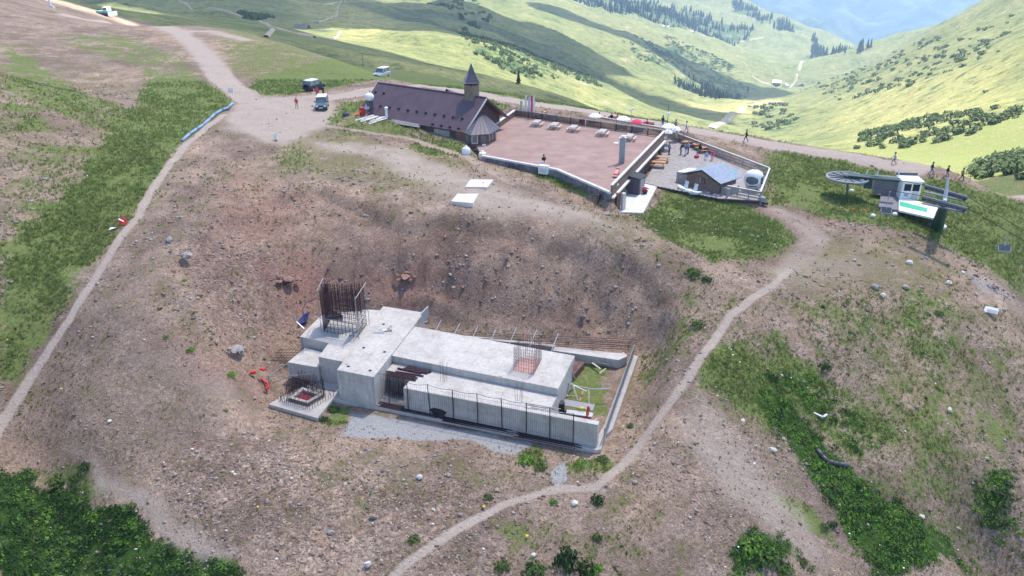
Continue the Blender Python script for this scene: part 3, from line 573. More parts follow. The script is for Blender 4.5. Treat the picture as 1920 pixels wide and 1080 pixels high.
cage('starter_bars', [uvp(728, 742, .02), uvp(752, 748, .02), uvp(760, 738, .02), uvp(735, 731, .02)], .0, 1.6, (6, 4, 5, 3), .018, .14, None, 'rust', .1)
m = MB()   # reinforcement in the trench behind the upper slab
for k in range(8): m.tube((Dp[3][0] + .2, Dp[3][1] + .5 + k * .22, 1.1 + random.uniform(-.15, .15)), (-.6, bm[3][1] + .3 + k * .25, 1.0 + random.uniform(-.1, .1)), .022, 4)
for k in range(52): u = Dp[3][0] + .4 + k * .27; m.tube((u, Dp[2][1] + .55, .1), (u + .1, Dp[2][1] + 1.2 + random.uniform(0, .9), 1.25), .015, 4)
m.build('trench_bars', 'rust', works)['kind'] = 'stuff'
MB().prism([(Dp[3][0], Dp[3][1] + .02), (Dp[2][0] - .3, Dp[2][1] + .05), (Dp[2][0] + .2, Dp[2][1] + 3.2), (Dp[3][0], Dp[3][1] + 2.7)], -.4, .35).build('trench_floor', 'redbrown' if False else 'rust_floor' if 'rust_floor' in MATS else (simple('rust_floor', (.15, .085, .075), .95, .3, 2) and 'rust_floor'), works)
for i, (x0, y0, x1, y1) in enumerate(((817, 619, 830, 602), (852, 626, 865, 611), (886, 632, 899, 614), (920, 638, 934, 620), (955, 645, 976, 607), (993, 650, 1016, 609), (1034, 658, 1045, 641), (610, 560, 640, 500))):
    if i == 7: continue
    a = LP(x0, y0, hD - .05); L = 1.5 if i < 4 else 2.4
    MB().tube(a, (a[0] + .1, a[1] + L * .75, a[2] + L * .35), .035, 6).build('raking_pipe', 'galv', works)
MB().box((*uvp(797, 597, hA), hD + .55), (.12, 1.5, 1.1)).build('formwork_panel', 'galv', works)

# ---- fence along the front of the works
fence = thing('site_fence', 'thin wire mesh fence on dark posts along the front concrete wall', 'fence', PZ, TH)
tops = []
for (bx, by, tx, ty) in ((655, 737, 643, 682), (730, 755, 722, 684), (770, 764, 766, 705), (811, 771, 806, 710), (854, 781, 848, 720), (899, 790, 890, 730), (944, 799, 937, 731), (987, 812, 984, 743), (1032, 819, 1031, 750), (1076, 826, 1074, 766)):
    u, v = uvp(bx, by, 0); v = max(v, .06); v = min(v, f0[1] - .06) if bx > 757 else v; ln = random.uniform(-.12, .05); hgt = random.uniform(2.65, 2.95); t = (u + ln, v - .04, hgt); tops.append(t)
    MB().tube((u, v, .0), t, .042, 6).build('post', 'darkmetal', fence)
m = MB()
for a, b_ in zip(tops[:-1], tops[1:]):
    mid = [(np.array(a) * (1 - t) + np.array(b_) * t) - np.array([0, 0, .14 * math.sin(math.pi * t)]) for t in (0, .33, .66, 1)]; m.pipe(mid, .022, 4)
m.build('top_wire', 'darkmetal', fence)
m = MB()
for a, b_ in zip(tops[:-1], tops[1:]):
    a = np.array(a); b_ = np.array(b_); n = max(4, int((b_[0] - a[0]) / .17))
    for k in range(1, n):
        p = a + (b_ - a) * k / n; m.tube((p[0], p[1] - .01, .05), (p[0], p[1] - .01, p[2] - .12 - random.uniform(0, .3)), .007, 3, cap=False)
    for z in (.35, 1.3, 2.2): m.tube((a[0], a[1] - .01, z), (b_[0], b_[1] - .01, z), .006, 3, cap=False)
tag(m.build('mesh_wire', 'darkmetal', fence), None, None, kind='stuff')
fence2 = thing('site_fence', 'grey steel mesh panel fence along the right end of the concrete pad', 'fence', PZ, TH)
lo0, lo1 = np.array([.05, 1.2]), np.array([-.2, 15.2]); m = MB()
for k in range(9):
    p = lo0 + (lo1 - lo0) * k / 8; MB().tube((*p, 0), (p[0] - .05, p[1], 1.35), .03, 6).build('post', 'steel', fence2)
m.tube((*lo0, 1.3), (*lo1, 1.3), .035, 6).tube((*lo0, .2), (*lo1, .2), .03, 6); m.build('rail', 'steel', fence2)
m = MB()
for k in range(170): p = lo0 + (lo1 - lo0) * k / 169; m.tube((*p, .1), (p[0] - .05, p[1], 1.3), .009, 3, cap=False)
for z in (.4, .6, .8, 1.0): m.tube((*lo0, z), (*lo1, z), .009, 3)
tag(m.build('mesh_wire', 'steel', fence2), None, None, kind='stuff')
# guard rail round the left pad
gr = thing('guard_rail', 'grey steel tube guard rail around the left end of the pad', 'railing', PZ, TH)
gp = [LP(503, 705, 1.1), LP(541, 680, 1.1), LP(603, 668, 1.1), LP(578, 703, 1.1)]
for a, b_ in ((0, 1), (1, 2), (2, 3), (3, 0)): MB().tube(gp[a], gp[b_], .035, 6).build('rail', 'steel', gr)
for p in gp: MB().tube((p[0], p[1], 0), p, .032, 6).build('post', 'steel', gr)
# ---- loose things on the works
def bars(name, label, px, py, h, L, n, r, rz, mat='rust', sp=.09, cat='bars'):
    u, v = uvp(px, py, h); w = uv2w(u, v); t = thing(name, label, cat, (*w, ZP + h), TH + rz)
    for k in range(n): 
        o = random.uniform(-.4, .4); MB().tube((-L / 2 + o, (k - n / 2) * sp, r), (L / 2 + o, (k - n / 2) * sp + random.uniform(-.1, .1), r + random.uniform(0, .03)), r, 5).build('bar', mat, t)
    return t
bars('rebar_bundle', 'dark bundle of rusty bars left of the crumpled black sheet', 765, 768, .01, 5.4, 9, .03, 0)
bars('rebar_bundle', 'long bundle of rusty bars just right of the crumpled black sheet', 890, 796, .01, 6.2, 9, .03, 0)
bars('rebar_bundle', 'rusty bar bundle on the pad near its right front corner', 1025, 826, .01, 5.2, 8, .028, -.01)
bars('timber_stack', 'dark stained timbers lying on the lower slab next to the cross block', 760, 705, hE, 2.6, 5, .07, -.02, 'rust', .2, 'timber')
bars('timber_stack', 'shorter dark timber stack tucked under the edge of the upper slab', 778, 694, hE, 2.3, 4, .09, -.05, 'rust', .2, 'timber')
bars('rebar_bundle', 'few grey bars lying at the right end of the lower slab', 1020, 765, hE, 2.8, 4, .025, .02, 'steel', .22)
bars('rebar_bundle', 'loose bars between the left pad socket and the step block', 570, 716, .4, 2.6, 7, .025, -.05)
def at(px, py, h): return (*P(px, py, ZP + h)[:2], ZP + h)
t = thing('black_sheet', 'crumpled black plastic sheet hanging on the fence foot', 'sheet', at(822, 779, 0), TH)
m = MB(); pts = [(-.75, 0, .5), (-.3, -.1, .75), (.2, -.05, .7), (.8, 0, .55), (.55, -.2, .15), (.05, -.3, .0), (-.35, -.2, .2)]; m.plate([(x, y, z) for x, y, z in pts], .05); m.box((0, -.1, .2), (.5, .3, .4), .4); m.build('cloth', 'black', t)
t = thing('drum', 'black plastic drum beside the right end of the slab', 'drum', at(1050, 773, -.1), 0)
MB().lathe([(.33, 0), (.37, .1), (.38, .5), (.40, .55), (.38, .6), (.38, .95), (.34, 1.0)], 16).build('body', 'black', t); MB().lathe([(.35, 1.0), (.3, 1.03), (.05, 1.03)], 16).build('lid', 'charcoal', t)
def plank(label, p0, p1, w, th, mat, cat='plank', h0=.05, h1=.05, name='plank'):
    a = np.array(at(*p0, h0)); b_ = np.array(at(*p1, h1)); d = b_ - a; L = float(np.linalg.norm(d)); t = thing(name, label, cat, a, math.atan2(d[1], d[0]))
    MB().box((L / 2, 0, 0), (L, w, th)).build('board', mat, t).rotation_euler = (0, -math.asin(d[2] / L), 0); return t
for i, (a, b_, w, mt, lb, z0, z1) in enumerate((((1068, 690), (1080, 714), .13, 'wood_pale', 'pale prop leaning on the right end of the upper slab', 2.2, .3), ((1066, 718), (1062, 742), .14, 'wood_pale', 'left upright of the timber trestle beside the slab end', 1.2, 0), ((1073, 718), (1083, 750), .14, 'wood_pale', 'slanting leg of the timber trestle beside the slab end', 1.2, 0), ((1062, 742), (1086, 744), .14, 'wood_pale', 'cross board at the foot of the timber trestle', .15, .15), ((1094, 732), (1087, 752), .16, 'wood_orange', 'yellowish plank leaning in the grassy bay', .5, 0),
     ((1104, 730), (1104, 760), .12, 'wood_pale', 'upright pale lath behind the red jug', 1.0, 0), ((1110, 680), (1126, 692), .16, 'wood_pale', 'short scrap board on the grass below the rear beam', .05, .05), ((1112, 678), (1142, 683), .15, 'wood_pale', 'long scrap board on the grass near the rear beam', .1, .1), ((1124, 700), (1136, 691), .1, 'wood_pale', 'small slanted lath on the grass in the bay', .05, .05), ((1070, 720), (1100, 734), .1, 'galv', 'curved grey strip over the timber trestle', 1.0, .7), ((1113, 790), (1120, 784), .1, 'wood_pale', 'pale scrap at the inner foot of the wall end', .4, .5))):
    plank(lb, a, b_, w, .06, mt, h0=z0, h1=z1)
t = thing('hose', 'grey hose sagging across the grassy bay to the mesh fence', 'hose', at(1075, 722, .9), 0)
pp = [np.array(at(1075 + 70 * k / 8, 722 + 8 * math.sin(math.pi * k / 8 * .75), .9)) - np.array(at(1075, 722, .9)) for k in range(9)]; MB().pipe(pp, .05, 6).build('tube', 'galv', t)
t = thing('sheet_stack', 'grey metal sheet lying in the bay near the drum', 'sheet', at(1085, 763, .25), TH); MB().box((0, 0, .2), (2.6, .7, .05), 0, .25).build('sheet', 'grey', t); MB().box((.3, -.9, 0), (2.2, .6, .05), .1).build('sheet', 'galv', t)
t = thing('yellow_sack', 'yellow sack on the grey metal sheet', 'sack', at(1090, 767, .35), 0); MB().ball((0, 0, .1), .3, .18, .1).build('bag', 'yellow', t, True)
t = thing('jug_rack', 'stack of red and orange plastic cans at the right end wall', 'cans', at(1101, 787, 0), 0)
for k, z in enumerate((0, .45, .9)): MB().lathe([(.1, z), (.13, z + .05), (.13, z + .3), (.07, z + .38), (.05, z + .42)], 10, (.05 * (k - 1), 0, 0)).build('can', ('red', 'orange', 'red')[k], t)
t = thing('metal_bracket', 'bright bent metal bracket lying on the cross block', 'bracket', at(720, 622, hA), TH)
MB().box((-.35, -.25, .05), (1.0, .35, .06), .3).box((.2, .2, .12), (.9, .2, .08), .5, .3).build('plate', 'galv', t)
MB().tube((.2, .1, .05), (.5, .5, .5), .03).tube((.5, .5, .5), (.75, .1, .05), .03).tube((-.5, 0, .1), (.5, .35, .2), .03).build('leg', 'steel', t)
t = thing('red_hose', 'bright red plastic barrier piece lying left of the pad', 'barrier', tuple(G(497, 722)), 0)
MB().pipe([(-.7, .9, .3), (-.3, .3, .35), (.1, 0, .25), (.35, -.25, .3), (.5, -.6, .1), (.2, -.8, .1)], .11, 6).build('tube', 'red', t)
t = thing('red_scrap', 'small red scrap lying above the red barrier piece', 'scrap', tuple(G(474, 700)), 0); MB().box((0, 0, .1), (.5, .3, .2), .4).box((.8, .3, .25), (.45, .3, .15), -.3).build('piece', 'red', t)
t = thing('blue_tarp', 'dark blue crumpled tarpaulin behind the left concrete block', 'tarpaulin', tuple(G(568, 606)), .5)
MB().plate([(-.5, -.2, .1), (.3, -.4, .3), (.9, .5, .9), (.4, .9, .5), (-.3, .5, .2)], .08).build('cloth', 'blue', t)
t = thing('pale_pipe', 'pale blue pipe leaning against the left concrete block', 'pipe', tuple(G(562, 620)), 0); MB().pipe([(-.6, .6, 1.6), (-.3, .3, .8), (.5, -.2, .3)], .07, 6).build('tube', 'galv', t)
t = thing('cable', 'dark loop of cable hanging left of the tall rebar cage', 'cable', at(572, 600, 2.2), 0); MB().pipe([(0, 0, -.5), (-.2, .3, 1.0), (.2, .4, 1.7), (1.2, .4, 2.1), (1.9, .2, 2.0)], .035, 5).build('loop', 'darkmetal', t)
t = thing('rebar_mat', 'loose rusty rebar mats leaning in the gap left of the step block', 'mats', at(520, 690, 0), TH)
m = MB()
for k in range(16): m.tube((-1 + k * .22, -.2 + k * .1, .1), (-.6 + k * .3, 1.8 + k * .12, 1.0), .02, 4)
for k in range(7): m.tube((-1, -.1 + k * .28, .12 + k * .13), (3.6, 1.3 + k * .28, .12 + k * .13), .02, 4)
m.build('mat', 'rust', t)

# ---------------------------------------------------------------- restaurant with bell turret
def roof_mat():
    m = new_mat('purple_roof'); b = NB(m); n = b.noise(.6, 5, .6); n2 = b.noise(5, 4, .7)
    c = b.ramp(n, [(.3, (.09, .058, .074)), (.7, (.13, .085, .105))]); c = b.mix(.5, c, b.ramp(n2, [(.3, (.8,) * 3), (.7, (1.12,) * 3)]), 'MULTIPLY'); b.out(c, .5, .4)
roof_mat()
simple('slate', (.10, .085, .11), .45, .2, 3, 0, .4); simple('stone', (.25, .19, .15), .9, .35, 7, dirt=(.14, .105, .09)); simple('glass', (.10, .13, .15), .12, .2, 1, 0, .8); simple('render', (.62, .6, .57), .85, .08, 2, dirt=(.4, .38, .36))
simple('logwall', (.17, .085, .07), .7, .25, 4); simple('whitewood', (.66, .62, .6), .7, .12, 5)
RA = R(-34.3); r0 = P(908.5, 183, 5.5)
BX, BY = float(r0[0]), float(r0[1]); ca, sa = math.cos(RA), math.sin(RA)
def bl(px, py, z):
    w = P(px, py, z); dx, dy = w[0] - BX, w[1] - BY; return (dx * ca + dy * sa, -dx * sa + dy * ca, z)
rest = thing('mountain_restaurant', 'low restaurant with long purple metal roof and small stone bell turret', 'restaurant', (BX, BY, 0), RA)
L0, NE, FE = -20.8, (-5.25, 1.55), (5.4, 1.8)
def slope(y0, z0, y1, z1, x0, x1, th): return MB().plate([(x0, y0, z0), (x1, y0, z0), (x1, y1, z1), (x0, y1, z1)], th)
rf = slope(NE[0], NE[1], 0, 5.5, L0, .35, .14).build('roof', 'purple_roof', rest)
slope(0, 5.5, FE[0], FE[1], L0, .35, .14).build('roof', 'purple_roof', rest)
dz = (5.5 - NE[1]) / -NE[0]
m = MB()
for k in range(48):
    x = L0 + .2 + k * .44
    m.tube((x, NE[0] + .03, NE[1] + .05), (x, -.1, 5.47), .018, 3, cap=False)
tag(m.build('seam', 'purple_roof', rf), None, None, kind='stuff')
MB().tube((L0, 0, 5.52), (.36, 0, 5.52), .13, 6).build('ridge_cap', 'purple_roof', rf)
MB().plate([(.37, NE[0] - .05, NE[1] - .28), (.37, NE[0] - .05, NE[1] + .02), (.37, 0, 5.54), (.37, 0, 5.2)], .05).build('gable_board', 'whitewood', rest)
MB().plate([(.37, FE[0] + .05, FE[1] - .28), (.37, 0, 5.2), (.37, 0, 5.54), (.37, FE[0] + .05, FE[1] + .02)], .05).build('gable_board', 'wood_dark', rest)
MB().add([(-.9, -4.9, -.9), (-.9, 5, -.9), (-.9, 5, 1.75), (-.9, 0, 5.2), (-.9, -4.9, 1.6), (L0 + .3, -4.9, -.9), (L0 + .3, 5, -.9), (L0 + .3, 5, 1.75), (L0 + .3, 0, 5.2), (L0 + .3, -4.9, 1.6)],
    [(0, 1, 2, 3, 4), (9, 8, 7, 6, 5), (0, 5, 6, 1), (1, 6, 7, 2), (0, 4, 9, 5), (2, 7, 8, 3), (3, 8, 9, 4)]).build('wall', 'wood_dark', rest)
for px0, py0, n, dx, dy in ((713.5, 199.5, 10, 17, 2.65), (811, 234, 4, 16.3, 2.6), (704, 174, 2, 15.5, 1.8)):
    for k in range(n):
        for zz in np.arange(1.6, 5.4, .02):
            p = bl(px0 + k * dx, py0 + k * dy, zz)
            if zz >= 5.5 + dz * p[1]: break
        MB().box((p[0], p[1], p[2] + .1), (.42, .18, .16), 0, math.atan(dz)).build('snow_guard', 'black', rf)
# turret
tx = -2.3
tw = MB().box((tx, 0, 5.9), (1.55, 1.55, 2.4)).build('turret', 'stone', rest)
MB().box((tx, 0, 7.2), (1.25, 1.25, .5)).build('louvre', 'black', tw)
MB().lathe([(1.62, 7.42), (1.45, 7.55), (.75, 8.6), (.04, 10.1)], 4, (tx, 0, 0)).build('spire', 'slate', tw).rotation_euler = (0, 0, 0)
for a in range(4): MB().box((tx + (.7 if a % 2 else -.7), (.7 if a // 2 else -.7), 7.25), (.14, .14, .5)).build('post', 'wood_dark', tw)
# porch with faceted roof
ap = (-.2, -.5, 3.5)
pc = [(.5, -5.7, 1.62), (2.1, -6.3, 1.6), (3.9, -4.1, 1.6), (3.0, -.4, 1.62), (.5, .6, 1.7)]
porch = MB()
for a, b_ in zip(pc[:-1], pc[1:]): porch.plate([a, b_, ap], .1)
po = porch.build('porch_roof', 'slate', rest)
m = MB()
for a, b_ in zip(pc[:-1], pc[1:]):
    for t in (0, .25, .5, .75): q = np.array(a) * (1 - t) + np.array(b_) * t; m.tube(q + [0, 0, .02], np.array(ap) + [0, 0, .03], .03, 4)
tag(m.build('seam', 'slate', po), None, None, kind='stuff')
pcc = np.mean(np.array(pc), 0); base = [tuple(np.array(p[:2]) + (np.array([-.4, pcc[1]]) - p[:2]) * .13) for p in pc]
pw = MB().prism([(b_[0], b_[1]) for b_ in base] + [(-1.2, base[-1][1]), (-1.2, base[0][1])], -.4, 1.62).build('porch_wall', 'logwall', rest)
for i, (a, b_) in enumerate(zip(base[:-1], base[1:])):
    a = np.array(a); b_ = np.array(b_); d = b_ - a; L = np.linalg.norm(d); d /= L; nrm = np.array([d[1], -d[0]]); ang = math.atan2(d[1], d[0]); k = max(1, int(L / 1.1))
    for j in range(k):
        c = a + d * L * (j + .5) / k + nrm * .02; w_ = L / k * .72
        fr = MB().box((*c, .85), (w_, .08, 1.2), ang).build('window', 'whitewood' if (i == 1 and j == 0) else 'wood_brown', rest); c2 = c + nrm * .05
        MB().box((*c2, .85), (w_ * .8, .04, 1.0), ang).build('pane', 'glass', fr)
# chimney vent, pipe
p = bl(694, 199, 3.0); MB().box((p[0], p[1], 3.0), (.7, .7, 1.6)).build('vent_box', 'slate', rest); MB().ball((p[0], p[1], 4.4), .72, .72, .6, 12, 8).build('vent_globe', 'white', rest, True)
p = bl(693, 196, 3.2); MB().plate([(p[0] - .5, p[1] - .9, 2.65), (p[0] + .5, p[1] - .9, 2.65), (p[0] + .5, p[1] - .2, 3.2), (p[0] - .5, p[1] - .2, 3.2)], .05).build('flashing', 'galv', rest)
p = bl(725, 218, 1.9); MB().tube((p[0], p[1], 1.5), (p[0], p[1], 3.1), .19, 10).lathe([(.3, 3.1), (.3, 3.2), (.05, 3.35)], 10, (p[0], p[1], 0)).build('flue_pipe', 'white', rest)
MB().add([(-8.5, 4.6, 2.3), (-6, 4.6, 2.3), (-7.25, 4.6, 4.3), (-8.5, .9, 4.8), (-7.25, 0.3, 5.95), (-6, .9, 4.8)], [(0, 1, 2), (0, 2, 4, 3), (1, 5, 4, 2)]).build('dormer', 'slate', rest)

# ---------------------------------------------------------------- upper terrace
def deck_mat():
    m = new_mat('terrace_paving'); b = NB(m); n = b.noise(.35, 5, .6); n2 = b.noise(1.2, 5, .7, sx=(.35, 2.2, 1)); n3 = b.noise(14, 3, .7)
    c = b.ramp(n, [(.3, (.27, .175, .15)), (.7, (.39, .27, .235))]); c = b.mix(.8, c, b.ramp(n2, [(.3, (.78, .76, .76)), (.65, (1.08,) * 3)]), 'MULTIPLY'); c = b.mix(.6, c, b.ramp(n3, [(.3, (.8,) * 3), (.7, (1.15,) * 3)]), 'MULTIPLY'); b.out(c, .85, .2)
deck_mat()
D2 = [tuple(map(float, p[:2])) for p in DECK]
ter = thing('terrace', 'wide reddish paved terrace with low parapet walls beside the restaurant', 'terrace', (0, 0, 0), 0)
MB().prism(D2, -.4, 0).build('paving', 'terrace_paving', ter)
def wallseg(a, b_, z0, z1, th, mat, name, par, off=0):
    a = np.array(a[:2]); b_ = np.array(b_[:2]); d = b_ - a; L = np.linalg.norm(d); d /= L; c = (a + b_) / 2 + np.array([-d[1], d[0]]) * off
    return MB().box((*c, (z0 + z1) / 2), (L, th, z1 - z0), math.atan2(d[1], d[0])).build(name, mat, par)
TL, TR, BR, NM, NL, LL, LB = D2
for a, b_ in ((BR, NM), (NM, NL)):
    wallseg(a, b_, -1.6, -.02, .35, 'stonewall' if 'stonewall' in MATS else (simple('stonewall', (.17, .15, .17), .9, .45, 1.2, dirt=(.42, .4, .38)) and 'stonewall'), 'stone_wall', ter, .1); wallseg(a, b_, -.02, .2, .42, 'render', 'coping', ter, .1)
wallseg(LB, TL, -.6, .9, .2, 'wood_brown', 'parapet', ter); wallseg(LB, TL, .9, 1.04, .4, 'whitewood', 'coping', ter)
wallseg(TR, BR, -.42, .92, .16, 'wood_brown', 'parapet', ter); wallseg(TR, BR, .92, 1.05, .3, 'whitewood', 'coping', ter); wallseg(TR, BR, -.62, -.42, .3, 'white', 'gutter', ter, .2)
wallseg(TR, BR, -2.9, -.42, .2, 'wood_dark', 'understorey_wall', ter, -1.6)
for t in (.06, .22, .38, .54, .7, .86, .97):
    p = np.array(TR) * (1 - t) + np.array(BR) * t; MB().box((*p, -1.5), (.2, .2, 2.2), .4).build('pillar', 'wood_brown', ter)
p = P(1170, 394, -2.3); MB().box((p[0] - .1, p[1] + .3, -1.35), (.42, .42, 2.1), .4).build('pillar', 'render', ter); p = P(1158, 394, -2.3); MB().box((p[0], p[1] + .3, -1.3), (.5, .4, 2.0), .4).build('pillar', 'wood_brown', ter)
# railing at the back with balusters
ral = thing('terrace_railing', 'dark balustrade railing along the far edge of the terrace', 'railing', (0, 0, 0), 0)
wallseg(TL, TR, .98, 1.06, .16, 'wood_grey', 'top_rail', ral); wallseg(TL, TR, .1, .18, .1, 'wood_dark', 'bottom_rail', ral)
LT = np.linalg.norm(np.array(TR) - TL); nb = int(LT / .16)
bal = MB().box((0, 0, .58), (.09, .03, .82), math.atan2(TR[1] - TL[1], TR[0] - TL[0])).build('baluster', 'wood_dark', ral)
for k in range(nb):
    q = np.array(TL) + (np.array(TR) - TL) * (k + .5) / nb; o = bal if k == 0 else bal.copy()
    if k: COL.objects.link(o)
    o.location = (*q, 0)
for k in range(11): q = np.array(TL) + (np.array(TR) - TL) * k / 10; MB().box((*q, .55), (.14, .14, 1.1)).build('post', 'wood_dark' if k != 5 else 'render', ral)
for (a, b_, mt) in ((.17, .215, 'white'), (.23, .29, 'white'), (.455, .49, 'red'), (.69, .73, 'white'), (.735, .77, 'white'), (.79, .87, 'white')):
    p0 = np.array(TL) + (np.array(TR) - TL) * a; p1 = np.array(TL) + (np.array(TR) - TL) * b_; wallseg(p0, p1, .3, .92, .05, mt, 'sign_panel', ral, .1)
# picnic tables
simple('table_wood', (.50, .43, .41), .8, .18, 5)
def picnic(label, loc, rz, mat, group, L=2.1):
    t = thing('picnic_table', label, 'picnic table', loc, rz, group)
    for k in range(4): MB().box((0, -.36 + k * .24, .74), (L, .215, .05)).build('board', mat, t)
    for s in (-1, 1):
        MB().box((0, s * .78, .45), (L, .27, .05)).build('bench', mat, t)
        for e in (-1, 1): MB().box((e * L * .36, s * .45, .36), (.09, .06, .86), 0, s * -.55).build('leg', mat, t)
        MB().box((s * L * .36, 0, .4), (.08, 1.6, .09)).build('crossbar', mat, t)
    return t
ords = ('first picnic table from the restaurant, beside the flag poles', 'second picnic table from the restaurant on the red terrace', 'middle one of the five picnic tables on the red terrace', 'picnic table fourth from the restaurant, on the red terrace', 'picnic table just behind the grey lamp column on the terrace')
for (px, py), lb in zip(((1006.5, 236), (1040, 241), (1075, 246), (1129.5, 254), (1180, 263)), ords):
    p = P(px, py, 0); picnic(lb, (p[0], p[1], 0), R(71), 'table_wood', 'picnic tables on the upper terrace', 1.9)
# flags
for px, h, w_, mt, lb in ((979, 2.6, .32, 'flag_green', 'short pale green flag, leftmost of the row behind the terrace'), (987.5, 3.5, .22, 'white', 'tall white flag second from left in the row'), (995, 3.3, .3, 'flag_blue', 'bluish white flag beside the red one in the row'), (1003.5, 3.6, .5, 'flag_red', 'red banner flag with white edge, rightmost of the row')):
    if mt not in MATS: simple(mt, {'flag_green': (.45, .62, .5), 'flag_blue': (.6, .68, .78), 'flag_red': (.65, .03, .10)}[mt], .7, .1, 3)
    q = np.array(TL) + (np.array(TR) - TL) * ((px - 965) / 281) + np.array([.15, .3]); t = thing('flag', lb, 'flag', (*q, 0), 0, 'flags behind the terrace')
    MB().tube((0, 0, -.5), (0, 0, h), .05, 6).build('pole', 'white', t)
    m = MB()
    for k in range(7):
        x0, x1 = -w_ * k / 7 - .04, -w_ * (k + 1) / 7 - .04; y0, y1 = .08 * math.sin(k * 1.3), .08 * math.sin((k + 1) * 1.3); m.plate([(x0, y0, .9), (x1, y1, .95), (x1, y1, h - .08), (x0, y0, h - .05)], .012)
    fo = m.build('cloth', mt, t)
    if mt == 'flag_red': MB().plate([(-.08, -.12, 1.0), (-.26, -.12, 1.0), (-.26, -.12, h - .1), (-.08, -.12, h - .1)], .012).build('white_band', 'white', fo)
# lamp column, pink board, seat block
p = P(1165, 306, 0); t = thing('lamp_column', 'square grey column with white disc lamps standing on the terrace', 'lamp', (p[0], p[1], 0), .3)
MB().box((0, 0, 1.6), (.55, .55, 3.2)).build('shaft', 'grey', t); MB().box((.3, -.1, 1.6), (.06, .3, 3.2)).build('edge_strip', 'white', t)
for x, y, z in ((.05, 0, 3.55), (-1.0, -.2, 2.75), (-.15, .15, 3.3), (.25, .1, 3.3)):
    lm = MB().lathe([(.05, -.12), (.28, 0), (.3, .06), (.1, .12)], 12, (x, y, z)).build('disc_lamp', 'white', t); MB().tube((x, y, z), (max(-.2, x), y, z - .25), .03, 5).build('arm', 'galv', lm)
simple('pinkboard', (.62, .22, .20), .6, .08, 3)
p = P(1153, 333, 0); t = thing('lettered_board', 'narrow salmon pink board leaning by the terrace corner', 'board', (p[0], p[1], 0), R(72))
MB().box((.85, 0, .45), (2.1, .55, .06), 0, 0, -.28).build('panel', 'pinkboard', t); MB().box((.25, 0, .2), (.06, .5, .5)).build('foot', 'pinkboard', t); MB().box((1.5, 0, .4), (.06, .5, .8)).build('foot', 'pinkboard', t)
for k in range(6): MB().box((.25 + k * .24, 0, .32 + k * .068), (.05, .26, .02), 0, 0, -.28).build('letter_mark', 'white', t)
p = P(1020, 314, .2); t = thing('seat_block', 'white block set into the low terrace wall', 'block', (p[0], p[1], -.6), -.5); MB().box((0, 0, .55), (1.3, .6, 1.1)).build('block', 'white', t); MB().box((0, -.32, .5), (1.0, .06, .5)).build('face_plate', 'render', t)
# roller and cable gear at the pillar foot
p = P(1143, 374, -1.2); t = thing('pipe_bracket', 'white bent pipe rack bolted at the terrace corner', 'pipe', (p[0], p[1], -1.4), .3)
MB().pipe([(-.6, 0, -.2), (0, .1, 1.0), (1.2, .4, 1.9)], .1, 6).build('tube', 'white', t); MB().pipe([(.35, 0, -.4), (.55, .1, .2), (.35, .2, .6), (0, .1, .5), (-.1, 0, .1), (.1, 0, -.3)], .05, 5).build('hose_loop', 'white', t); MB().box((-.1, -.1, .1), (.5, .4, .5), .4).build('valve_box', 'galv', t)

# ---------------------------------------------------------------- lower wooden terrace with hut
def plank_deck(poly, z, ang, name, label, mat, w=.28):
    t = thing(name, label, 'terrace', (0, 0, 0), 0); a = np.array([math.cos(ang), math.sin(ang)]); n = np.array([-a[1], a[0]]); q = np.array(poly)
    MB().prism([tuple(p) for p in poly], z - .25, z - .05).build('frame', 'wood_dark', t)
    s0 = (q @ n).min(); s1 = (q @ n).max(); k = s0 + w / 2
    while k < s1:
        xs = []
        for i in range(len(q)):
            p0, p1 = q[i], q[(i + 1) % len(q)]; d0, d1 = p0 @ n - k, p1 @ n - k
            if (d0 > 0) != (d1 > 0): xs.append((p0 + (p1 - p0) * d0 / (d0 - d1)) @ a)
        xs.sort()
        for x0, x1 in zip(xs[::2], xs[1::2]):
            if x1 - x0 > .2: c = a * (x0 + x1) / 2 + n * k; MB().box((*c, z - .024 + random.uniform(0, .006)), (x1 - x0, w - .025, .045), ang).build('plank', mat, t)
        k += w
    return t
W2 = [tuple(map(float, p[:2])) for p in WOOD]
angW = math.atan2(W2[1][1] - W2[0][1], W2[1][0] - W2[0][0])
plank_deck([W2[0], W2[1], W2[2], W2[3], W2[4], (W2[4][0] - 1.5, W2[4][1] + 1.5), (TR[0] - .6, TR[1] - 1.5)], -2.2, angW, 'wooden_terrace', 'weathered grey plank terrace beside the small hut', 'wood_grey')
cp = [W2[4], (W2[4][0] - 1.4, W2[4][1] + 1.6), (TR[0] * .55 + BR[0] * .45, TR[1] * .55 + BR[1] * .45), (BR[0] + .1, BR[1]), W2[6], W2[5]]
MB().prism(cp, -2.6, -2.26).build('concrete_path', 'render', None)['kind'] = 'structure'
UPZ = -.8
ut = [P(1092, 213, .25)[:2], P(1250, 240, .25)[:2], np.array(TR) + [.2, .2], np.array(TL) * .45 + np.array(TR) * .55 + [.15, .25]]
MB().prism([tuple(p) for p in ut], -2.5, UPZ).build('paved_strip', 'wood_grey', None)['kind'] = 'structure'
